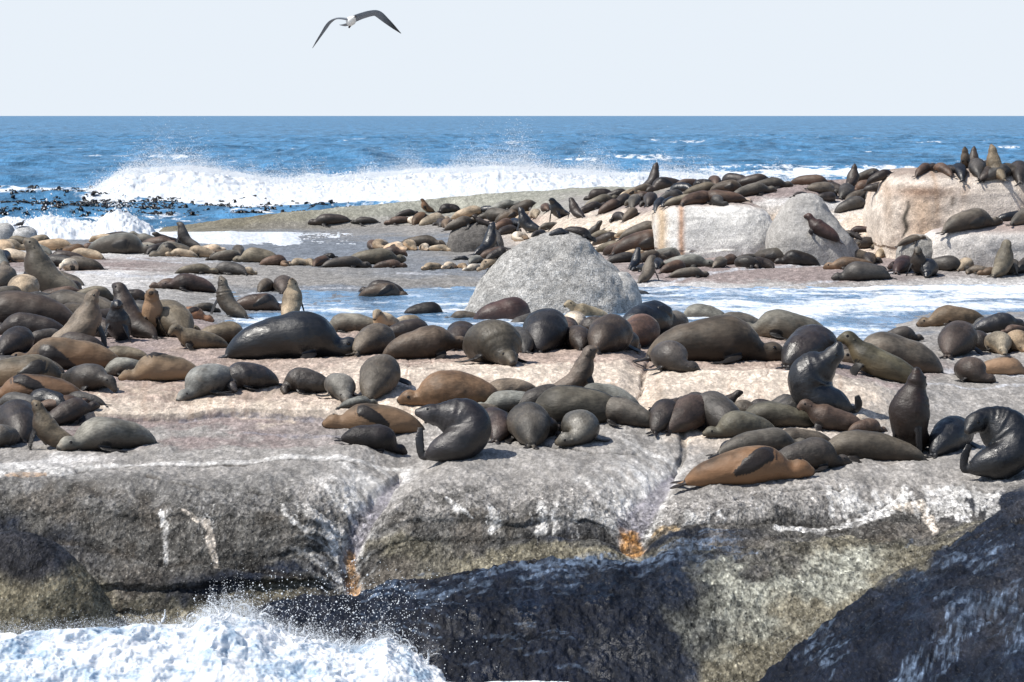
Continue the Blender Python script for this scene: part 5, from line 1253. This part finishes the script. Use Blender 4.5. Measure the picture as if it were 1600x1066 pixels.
S(868, 640, 90, 188, 'lie', 'gb', 'grey brown back rising behind the heavy olive grey seal', fat=1.2)
S(940, 640, 120, 172, 'lie', 'gy', 'pale grey back behind the right end of the heavy olive grey seal', fat=1.1)
S(1238, 664, 100, 10, 'lie', 'gd', 'dark grey back under the black bull with the raised flipper', fat=1.1)
S(1105, 660, 80, 30, 'lie', 'dk', 'dark rump above the seals hunched over the rock crack', fat=1.1)
S(1245, 704, 120, 178, 'lie', 'gb', 'grey brown body between the long grey brown seal and the middle sleepers', fat=1.0)
S(712, 548, 80, 80, 'tuck', 'dk', 'dark seal wedged right of the big brown one with raised chest', fat=1.3)
S(880, 532, 70, 90, 'tuck', 'br', 'brown rump between the blackish domes on the ledge', fat=1.2)
S(828, 516, 70, 20, 'lie', 'gd', 'dark grey back right of the maroon brown one below the dome boulder', fat=1.2)
S(932, 528, 90, 170, 'lie', 'dk', 'dark back behind the round seals at the ledge edge', fat=1.2)
S(1150, 518, 90, 175, 'lie', 'gb', 'grey brown back between the two grey ones beside the water', fat=1.1)
S(1325, 560, 70, 200, 'lie', 'dk', 'dark shoulder left of the sleek olive seal with hanging flipper', fat=1.0)

S(150, 470, 75, 20, 'lie', 'ol', 'olive back just behind the dark brown seal with the pale muzzle', fat=1.1)
S(100, 448, 70, 160, 'perk', 'gb', 'grey brown seal resting right of the tall sitting grey seal', fat=1.0)
S(210, 470, 60, 10, 'lie', 'dk', 'dark back on the grey flat behind the tan seal staring at the viewer', fat=1.1)
S(60, 500, 90, 12, 'lie', 'gb', 'grey brown flank under the raised neck in the left crowd', fat=1.1)
S(560, 640, 60, 20, 'lie', 'gy', 'small grey back between the row of five and the tan olive sleeper', fat=.9)
S(1335, 700, 90, 10, 'lie', 'dk', 'dark brown back just behind the long grey brown seal at right', fat=1.0)
S(1080, 650, 60, 10, 'lie', 'gb', 'small grey brown back against the cream rock near the crack', fat=1.0)

# the crowds farther off: (column, row, length, heading, fur, pose) read off the photo, named by place
FAR = []
FARSET = ('the row under the low ridge', 'the crowd behind the dome boulder', 'the crowd on the far slope', 'the crowd above the white block', 'the crowd behind the tall block', 'the crowd below the white block')
def crowd(where, group, rows, size=1.0):
    rows = sorted(rows, key=lambda r: r[0])
    rs = np.random.RandomState(len(where))
    ordn = ['first', 'second', 'third', 'fourth', 'fifth', 'sixth', 'seventh', 'eighth', 'ninth', 'tenth', 'eleventh', 'twelfth', 'thirteenth', 'fourteenth', 'fifteenth', 'sixteenth', 'seventeenth', 'eighteenth', 'nineteenth', 'twentieth',
            'twenty-first', 'twenty-second', 'twenty-third', 'twenty-fourth', 'twenty-fifth', 'twenty-sixth', 'twenty-seventh', 'twenty-eighth', 'twenty-ninth', 'thirtieth']
    for k, r in enumerate(rows):
        px, py, L, yaw, c = r[:5]; pose = r[5] if len(r) > 5 else rs.choice(['lie', 'bend', 'tuck', 'lie', 'perk', 'doze'])
        v = int(rs.randint(0, 5)) if L < 62 else int(rs.choice([0, 1, 3])); fat = (.95, 1.12, 1.28, 1.0, 1.16)[v]
        if L < 34: fat = 1.25
        word = {'up': 'sitting', 'sky': 'upright', 'perk': 'raised head', 'doze': 'dozing', 'tuck': 'curled up'}.get(pose, 'lying')
        so = seal(px, py, L * size * (1.17 if py > 375 else 1.08), yaw, pose, c, '%s %s seal, %s from left in %s' % (CNAME[c], word, ordn[k], where), group=group, fat=fat, shared=(pose, v, c in ('tn', 'lt')), bend=(-8, 6, 14, -22, 26)[v], roll=(0, -35, -60, 0, 25)[v] if pose in ('lie', 'bend') else 0, fore=('rest', 'tuck', 'cross', 'wide', 'rest')[v], mirror=(1, -1, 1, -1, 1)[v], headpitch=(0, 8, -5, 14, 0)[v], seed=v)
        if where in FARSET: FAR.append(so)
crowd('the far left bunch by the surf', 'seals in the far left bunch', [
 (10, 392, 60, 20, 'tn'), (2, 402, 55, 120, 'tn'), (22, 410, 60, 150, 'lt'), (4, 412, 45, 90, 'bk'), (30, 384, 50, 170, 'ol'), (62, 382, 40, 10, 'tn'), (85, 392, 72, 5, 'tn', 'lie'), (62, 398, 40, 160, 'gy'),
 (100, 408, 60, 170, 'dk'), (118, 396, 40, 10, 'or'), (130, 407, 62, 165, 'tn', 'lie'), (92, 418, 62, 165, 'gd', 'lie'), (128, 423, 66, 165, 'gb', 'tuck'), (112, 424, 40, 230, 'lt'), (110, 458, 45, 60, 'dk'), (140, 391, 30, 190, 'br'),
 (70, 442, 60, 160, 'dk', 'lie'), (2, 452, 60, 90, 'gb')])
crowd('the bunch left of the foam', 'seals in the second bunch from the left', [
 (190, 398, 92, 358, 'gy', 'lie'), (170, 384, 55, 170, 'tn'), (185, 380, 60, 10, 'dk'), (225, 396, 60, 350, 'gy'), (228, 386, 52, 180, 'gy'), (248, 390, 55, 340, 'br'), (262, 384, 45, 200, 'dk'), (255, 399, 45, 40, 'dk'),
 (268, 401, 60, 200, 'gy', 'lie'), (283, 402, 45, 190, 'tn', 'lie'), (312, 403, 48, 190, 'tn', 'tuck'), (330, 398, 45, 350, 'lt'), (338, 408, 30, 200, 'gb'), (358, 409, 50, 15, 'gy', 'lie'), (308, 428, 58, 5, 'ol', 'lie'), (356, 431, 58, 165, 'gd', 'lie'), (390, 431, 26, 300, 'tn')])
crowd('the low row below the foam', 'seals in the low middle row', [
 (400, 411, 64, 175, 'ol', 'lie'), (432, 415, 44, 15, 'br'), (447, 417, 24, 250, 'or', 'tuck'), (467, 416, 32, 200, 'tn', 'lie'), (484, 416, 24, 300, 'tn', 'lie'), (505, 417, 36, 60, 'br', 'tuck'), (515, 404, 24, 10, 'dk'), (542, 418, 66, 15, 'gd', 'lie'),
 (588, 414, 84, 10, 'ol', 'lie'), (612, 404, 44, 330, 'br'), (610, 419, 46, 5, 'br', 'lie'), (372, 400, 40, 100, 'gb')])
crowd('the pups beside the angular boulder', 'pups left of the angular boulder', [
 (585, 391, 30, 90, 'br', 'tuck'), (598, 391, 34, 250, 'tn', 'tuck'), (618, 392, 38, 320, 'lt', 'lie'), (642, 392, 34, 285, 'tn', 'lie'), (663, 392, 26, 290, 'lt', 'lie'), (660, 386, 64, 350, 'gb', 'lie'), (688, 393, 36, 330, 'tn', 'lie')])
crowd('the pup row beside the dome', 'pups left of the dome boulder', [
 (675, 424, 34, 215, 'tn', 'lie'), (702, 421, 30, 240, 'lt', 'lie'), (722, 421, 26, 290, 'tn', 'lie'), (741, 424, 34, 220, 'lt', 'lie'), (766, 423, 38, 215, 'tn', 'lie'), (745, 412, 30, 60, 'gy', 'tuck'), (722, 408, 26, 10, 'bk'), (782, 402, 44, 20, 'dk'), (776, 405, 46, 30, 'br', 'lie'), (814, 377, 30, 240, 'lt', 'tuck')])
crowd('the row under the low ridge', 'seals along the foot of the ridge', [
 (514, 353, 62, 180, 'dk', 'lie'), (569, 352, 40, 178, 'gd', 'lie'), (623, 351, 44, 175, 'br', 'lie'), (645, 350, 20, 250, 'lt', 'tuck'), (636, 340, 36, 20, 'dk', 'lie'), (664, 333, 30, 200, 'or', 'up'), (658, 350, 34, 60, 'or', 'lie'),
 (680, 350, 46, 15, 'tn', 'lie'), (686, 355, 26, 100, 'dk', 'tuck'), (702, 356, 34, 80, 'or', 'tuck'), (722, 354, 52, 10, 'gb', 'lie'), (735, 340, 58, 358, 'tn', 'lie'), (700, 334, 40, 180, 'dk'), (761, 335, 36, 150, 'bk', 'lie'), (775, 347, 54, 150, 'gb', 'doze'), (788, 332, 56, 350, 'gy', 'lie')])
crowd('the crowd behind the dome boulder', 'seals between the ridge and the dome boulder', [
 (752, 352, 34, 170, 'dk'), (785, 360, 40, 60, 'br'), (796, 367, 40, 40, 'dk', 'tuck'), (808, 358, 44, 120, 'bk', 'bend'), (800, 345, 50, 10, 'gb', 'lie'), (836, 344, 28, 100, 'tn', 'tuck'), (822, 336, 56, 355, 'gb', 'lie'), (820, 343, 34, 10, 'tn'), (846, 366, 34, 60, 'dk', 'tuck'),
 (858, 362, 34, 200, 'gb'), (874, 367, 30, 10, 'bk', 'lie'), (857, 331, 30, 90, 'br', 'tuck'), (905, 367, 52, 355, 'dk', 'lie'), (928, 374, 44, 330, 'gd', 'perk'), (938, 383, 40, 320, 'ol', 'bend'), (955, 393, 46, 320, 'ol'), (966, 397, 44, 330, 'br', 'lie'), (950, 386, 46, 330, 'dk', 'bend')])
crowd('the crowd on the far slope', 'seals on the far slope', [
 (935, 309, 44, 180, 'dk', 'lie'), (965, 308, 48, 358, 'dk', 'lie'), (925, 332, 50, 20, 'dk', 'lie'), (940, 320, 56, 10, 'ol', 'lie'), (955, 330, 44, 30, 'br', 'tuck'), (972, 322, 40, 60, 'dk', 'tuck'), (990, 325, 46, 80, 'gb', 'tuck'), (985, 308, 34, 20, 'tn'), (966, 346, 30, 120, 'dk', 'tuck'), (985, 344, 34, 60, 'gb', 'tuck'),
 (1005, 302, 50, 20, 'gb'), (1003, 315, 44, 340, 'br'), (1014, 323, 40, 90, 'dk', 'tuck'), (1030, 322, 40, 70, 'bk', 'tuck'), (975, 372, 34, 200, 'tn', 'tuck'), (1005, 372, 70, 8, 'gb', 'lie')])
crowd('the crowd above the white block', 'seals above the white block', [
 (1040, 295, 60, 200, 'dk', 'lie'), (1050, 312, 44, 30, 'gd'), (1045, 322, 40, 60, 'bk', 'tuck'), (1062, 302, 44, 150, 'bk', 'bend'), (1072, 320, 66, 8, 'ol', 'lie'), (1080, 292, 46, 30, 'br', 'lie'), (1097, 294, 40, 160, 'dk', 'lie'), (1095, 322, 66, 40, 'br', 'bend'), (1100, 302, 66, 5, 'ol', 'lie'), (1114, 292, 34, 100, 'br', 'tuck'),
 (1128, 318, 78, 160, 'br', 'curl'), (1125, 323, 34, 270, 'gd', 'tuck'), (1140, 302, 56, 350, 'gb', 'lie'), (1145, 288, 50, 150, 'dk', 'lie'), (1180, 277, 50, 350, 'tn', 'lie'), (1180, 290, 66, 355, 'dk', 'lie'), (1178, 308, 70, 20, 'gb', 'lie'), (1205, 296, 66, 15, 'gb', 'lie'), (1197, 273, 36, 0, 'dk', 'lie'), (1222, 277, 70, 170, 'gd', 'lie'),
 (1238, 272, 34, 150, 'gy', 'lie'), (1270, 290, 66, 355, 'br', 'lie'), (1255, 302, 44, 60, 'dk')])
crowd('the crowd behind the tall block', 'seals left of the tall block', [
 (1285, 278, 44, 10, 'or', 'lie'), (1300, 280, 40, 100, 'dk', 'tuck'), (1318, 279, 46, 190, 'br', 'lie'), (1355, 277, 80, 358, 'br', 'lie'), (1362, 279, 50, 5, 'gb', 'lie'), (1380, 285, 50, 10, 'dk', 'lie'), (1285, 306, 50, 30, 'gb'), (1302, 302, 44, 150, 'dk', 'lie'), (1316, 312, 44, 80, 'gd', 'tuck'), (1330, 296, 46, 70, 'dk', 'sky'),
 (1352, 302, 46, 200, 'br', 'lie'), (1345, 317, 50, 20, 'gb', 'lie'), (1372, 318, 50, 60, 'gd', 'tuck'), (1335, 329, 58, 12, 'gd', 'lie'), (1370, 300, 40, 10, 'dk', 'lie'), (1290, 316, 36, 40, 'dk')])
crowd('the group on the tall block', 'seals on the tall block', [
 (1446, 277, 42, 60, 'br', 'tuck'), (1471, 277, 42, 110, 'br', 'tuck'), (1496, 284, 46, 90, 'bk', 'tuck'), (1508, 264, 48, 260, 'gb', 'sky'), (1521, 261, 44, 80, 'dk', 'sky'), (1532, 278, 52, 80, 'gd', 'tuck'), (1562, 287, 56, 25, 'gd', 'lie'), (1566, 307, 70, 350, 'gb', 'doze'),
 (1590, 295, 66, 80, 'dk', 'tuck'), (1578, 258, 36, 10, 'gb', 'lie'), (1596, 264, 40, 20, 'br', 'lie'), (1455, 268, 40, 20, 'dk', 'lie'), (1485, 272, 40, 160, 'dk', 'lie'), (1545, 266, 44, 30, 'gd', 'lie'), (1575, 280, 46, 150, 'gb', 'lie'), (1600, 305, 50, 60, 'gd', 'tuck'), (1540, 288, 40, 60, 'dk', 'tuck')])
crowd('the trio below the tall block', 'seals on the ledge below the tall block', [
 (1520, 366, 92, 14, 'gb', 'lie'), (1585, 345, 60, 20, 'bk', 'lie'), (1600, 352, 60, 60, 'gb', 'lie')])
crowd('the crowd right of the dome', 'seals right of the dome boulder', [
 (1010, 392, 92, 4, 'br', 'lie'), (1055, 392, 50, 20, 'gb', 'lie'), (975, 411, 50, 30, 'gd', 'lie'), (988, 400, 34, 10, 'tn'), (995, 420, 44, 60, 'bk', 'up'), (1018, 410, 44, 30, 'gb'), (1030, 420, 36, 80, 'bk', 'tuck'), (1006, 427, 34, 120, 'bk', 'tuck'), (1100, 398, 44, 340, 'gb'), (1045, 406, 50, 340, 'gy', 'lie'),
 (1076, 419, 74, 350, 'gy', 'lie'), (1052, 428, 44, 40, 'br', 'tuck'), (1078, 434, 56, 10, 'gb', 'lie'), (1115, 392, 40, 160, 'dk'), (1120, 419, 34, 80, 'gb', 'tuck'), (1136, 416, 34, 60, 'br', 'tuck'), (1120, 402, 50, 350, 'br', 'lie'), (1038, 388, 50, 190, 'gb')])
crowd('the crowd below the white block', 'seals below the white block', [
 (1130, 386, 34, 20, 'dk'), (1150, 393, 40, 10, 'gb'), (1158, 402, 44, 350, 'tn', 'lie'), (1165, 413, 44, 20, 'gd', 'curl'), (1168, 420, 50, 330, 'gd', 'curl'), (1190, 421, 44, 200, 'dk', 'curl'), (1208, 414, 60, 330, 'gb', 'lie'), (1182, 395, 44, 10, 'tn'), (1205, 389, 56, 175, 'gb', 'lie'), (1235, 384, 56, 178, 'gb', 'lie'),
 (1228, 398, 50, 340, 'gb'), (1232, 394, 36, 180, 'tn'), (1255, 402, 56, 0, 'ol', 'lie'), (1244, 416, 60, 175, 'dk', 'lie'), (1262, 386, 40, 10, 'bk', 'lie'), (1280, 392, 44, 80, 'bk', 'tuck'), (1290, 406, 60, 5, 'br', 'lie'), (1215, 400, 30, 20, 'gd'), (1300, 396, 34, 60, 'gd')])
crowd('the row before the tall block', 'seals in the right row', [
 (1328, 423, 72, 175, 'or', 'lie'), (1345, 440, 80, 186, 'gd', 'lie'), (1368, 431, 46, 20, 'gd', 'tuck'), (1362, 416, 40, 80, 'dk', 'tuck'), (1406, 428, 66, 70, 'mh', 'tuck'), (1325, 400, 40, 20, 'gb'), (1345, 375, 40, 160, 'mh', 'tuck'), (1330, 374, 34, 150, 'dk', 'tuck'), (1350, 390, 60, 10, 'dk', 'lie'), (1310, 390, 50, 200, 'tn', 'lie'),
 (1330, 412, 66, 178, 'gb', 'lie'), (1382, 404, 34, 60, 'tn', 'tuck'), (1400, 390, 66, 178, 'ol', 'lie'), (1415, 400, 80, 5, 'tn', 'lie'), (1425, 382, 40, 0, 'gb', 'lie'), (1475, 403, 60, 170, 'dk', 'lie'), (1480, 425, 60, 340, 'gd', 'lie'), (1503, 424, 40, 70, 'tn', 'tuck')])
crowd('the bunch at far right edge', 'seals at the right end of the row', [
 (1520, 422, 30, 280, 'lt', 'tuck'), (1532, 430, 48, 160, 'gb', 'tuck'), (1550, 432, 44, 200, 'or', 'lie'), (1525, 408, 60, 5, 'dk', 'lie'), (1500, 396, 50, 350, 'br', 'lie'), (1545, 412, 50, 60, 'gd', 'bend'), (1585, 430, 50, 80, 'gb', 'tuck'), (1562, 400, 40, 20, 'gy', 'lie'), (1592, 400, 50, 120, 'gy', 'tuck'), (1600, 428, 50, 60, 'dk', 'tuck')])

crowd('the rear of the left pile', 'seals packed in the rear of the left pile', [
 (12, 472, 78, 20, 'gb', 'lie'), (62, 482, 80, 165, 'gd', 'lie'), (96, 470, 70, 10, 'br', 'doze'), (140, 482, 72, 170, 'gb', 'lie'), (165, 508, 76, 30, 'dk', 'lie'), (222, 498, 66, 150, 'gd', 'lie'), (272, 522, 70, 15, 'ol', 'lie'), (118, 552, 80, 170, 'dk', 'lie'), (148, 574, 78, 10, 'ol', 'lie')])
crowd('the front left pile', 'seals packed in the front left pile', [
 (28, 646, 84, 165, 'gd', 'lie'), (98, 648, 74, 20, 'br', 'lie'), (6, 668, 70, 30, 'dk', 'lie'), (52, 590, 84, 175, 'gb', 'lie'), (128, 636, 66, 160, 'gd', 'lie')])
crowd('the cream rock behind the right group', 'seals on the cream rock behind the right group', [
 (1052, 642, 56, 20, 'dk', 'lie'), (1090, 640, 60, 170, 'gd', 'lie'), (1130, 642, 62, 10, 'dk', 'perk'), (1165, 656, 66, 160, 'gb', 'lie'), (1225, 646, 60, 10, 'gd', 'lie')])
bpy.context.view_layer.update()
merge_far(FAR, 'far_seals', 'dense crowds of small far seals under the low ridge, on the far slope and round the white block')
# ---------------------------------------------------------------- gulls
def gull_mats():
    a = N('gull_white'); a.b.inputs['Base Color'].default_value = (.78, .77, .74, 1); a.b.inputs['Roughness'].default_value = .7
    b = N('gull_grey'); 
    oc = b.n('TexCoord').outputs['Object']; sx = b.n('SeparateXYZ', i0=oc)
    ab = b.math('ABSOLUTE', sx.outputs['X'])
    b.set(b.b, 'Base Color', b.mix(b.mapr(ab, .35, .62), b.mix(b.mapr(b.noise(oc, 20), .4, .6), (.16, .185, .215, 1), (.20, .22, .25, 1)), (.02, .024, .03, 1))); b.b.inputs['Roughness'].default_value = .7
    c = N('gull_dark'); c.b.inputs['Base Color'].default_value = (.03, .032, .036, 1); c.b.inputs['Roughness'].default_value = .6
    d = N('gull_bill'); d.b.inputs['Base Color'].default_value = (.03, .02, .015, 1)
    return a.m, b.m, c.m, d.m
m_gw, m_gg, m_gd_, m_gbill = gull_mats()
def bird_mesh(parts, mats, voxel=None):
    """loft list: (spine pts, half widths, half heights, material index, up)"""
    V, Fc, mi = [], [], []
    for K, W, Hh, m_, upv in parts:
        k, q = 26, 14
        pts = catmull(K, k); t = np.linspace(0, 1, k)
        w = np.interp(t, np.linspace(0, 1, len(W)), W); h = np.interp(t, np.linspace(0, 1, len(Hh)), Hh)
        tt = np.gradient(pts, axis=0); tt /= np.linalg.norm(tt, axis=1)[:, None]
        sd = np.cross(np.tile(upv, (k, 1)), tt); sd /= np.linalg.norm(sd, axis=1)[:, None]; u = np.cross(tt, sd)
        ph = np.linspace(0, 2 * math.pi, q, endpoint=False); o_ = len(V)
        rg = pts[:, None] + sd[:, None] * (w[:, None] * np.cos(ph))[..., None] + u[:, None] * (h[:, None] * np.sin(ph))[..., None]
        V += [tuple(v) for v in rg.reshape(-1, 3)]
        for i in range(k - 1):
            for j in range(q): Fc.append((o_ + i * q + j, o_ + i * q + (j + 1) % q, o_ + (i + 1) * q + (j + 1) % q, o_ + (i + 1) * q + j)); mi.append(m_)
        Fc.append(tuple(o_ + j for j in range(q))[::-1]); mi.append(m_); Fc.append(tuple(o_ + (k - 1) * q + j for j in range(q))); mi.append(m_)
    me = bpy.data.meshes.new('gull'); me.from_pydata(V, [], Fc)
    for m_ in mats: me.materials.append(m_)
    me.polygons.foreach_set('material_index', mi); me.shade_smooth()
    bm = bmesh.new(); bm.from_mesh(me); bmesh.ops.recalc_face_normals(bm, faces=bm.faces); bm.to_mesh(me); bm.free()
    return me
# flying gull: 140 photo pixels of wing, drawn at 1.3 m span -> 39 m away; x right, y away, z up, origin at the body
Dg = 39.0; pm = Dg / F
def gp(x, y, dy=0): return ((x - 549) * pm, dy, -(y - 32) * pm)
flying = bird_mesh([
 ([gp(546, 37, .18), gp(547, 34, .06), gp(550, 32, -.06), gp(553, 29, -.15), gp(555, 27.5, -.20)], [.02, .062, .075, .05, .022], [.018, .058, .068, .048, .02], 0, (0, 0, 1)),
 ([gp(556, 27, -.17), gp(556.5, 27.5, -.215), gp(556.8, 28.4, -.235)], [.02, .012, .004], [.02, .012, .004], 3, (0, 0, 1)),
 ([gp(552, 30, 0), gp(565, 25, .0), gp(580, 21, .0), gp(590, 21.5, .02), gp(604, 33, .05), gp(616, 43.5, .1), gp(626, 52, .14)], [.09, .085, .085, .085, .062, .038, .006], [.02, .014, .012, .012, .009, .006, .002], 1, (0, .55, 1)),
 ([gp(546, 31, 0), gp(535, 29, .0), gp(524, 29.5, .0), gp(514, 36, .03), gp(504, 50, .07), gp(495, 63, .11), gp(487, 75, .15)], [.09, .085, .08, .075, .05, .032, .005], [.02, .014, .012, .011, .008, .005, .002], 1, (0, -.05, 1)),
 ([gp(546, 36, .12), gp(540, 38, .22), gp(533, 39, .30)], [.03, .05, .06], [.02, .012, .005], 1, (.2, 0, 1)),
 ([gp(547, 38, .08), gp(544.5, 42, .09), gp(545, 43.5, .1)], [.010, .009, .007], [.010, .009, .006], 3, (0, 1, 0)),
 ([gp(550, 38, .06), gp(546.5, 41.5, .09), gp(545.5, 43.5, .1)], [.010, .008, .006], [.010, .008, .006], 3, (0, 1, 0))],
 [m_gw, m_gg, m_gd_, m_gbill])
o = bpy.data.objects.new('gull', flying); col.objects.link(o); o.location = ((549 - CX) * pm, Dg, H - (32 - HZ) * pm)
tag(o, 'white bodied gull gliding on long grey dark tipped wings high in the pale sky', 'bird')
def standing(px, py, wd, label, white=True, flip=1):
    g = pick(px, py); D = g.y; k = wd * D / F
    me = bird_mesh([
     ([(-.5, 0, .16), (-.25, 0, .22), (0, 0, .30), (.2, 0, .36), (.3, 0, .42)], [.02, .08, .13, .11, .06], [.015, .06, .13, .12, .07], 2, (0, 0, 1)),
     ([(.1, 0, .22), (.24, 0, .30), (.30, 0, .44), (.34, 0, .54), (.38, 0, .57)], [.07, .115, .08, .065, .03], [.06, .11, .08, .065, .03], 0 if white else 2, (0, 1, 0)),
     ([(.38, 0, .56), (.47, 0, .545), (.51, 0, .52)], [.025, .018, .006], [.025, .018, .006], 3, (0, 0, 1)),
     ([(.02, .04, .2), (.03, .04, .1), (.03, .04, 0)], [.012, .009, .012], [.012, .009, .012], 3, (0, 1, 0)),
     ([(.02, -.04, .2), (.03, -.04, .1), (.03, -.04, 0)], [.012, .009, .012], [.012, .009, .012], 3, (0, 1, 0))], [m_gw, m_gg, m_gd_, m_gbill])
    o = bpy.data.objects.new('gull', me); col.objects.link(o); o.location = (g.x, g.y, g.z); o.scale = (flip * k, k, k)
    tag(o, label, 'bird')
standing(1006, 470, 34, 'black backed white headed gull standing on the rock right of the dome boulder', flip=-1)
standing(30, 356, 20, 'small dark gull perched between the two pale boulders at the far left', white=False)
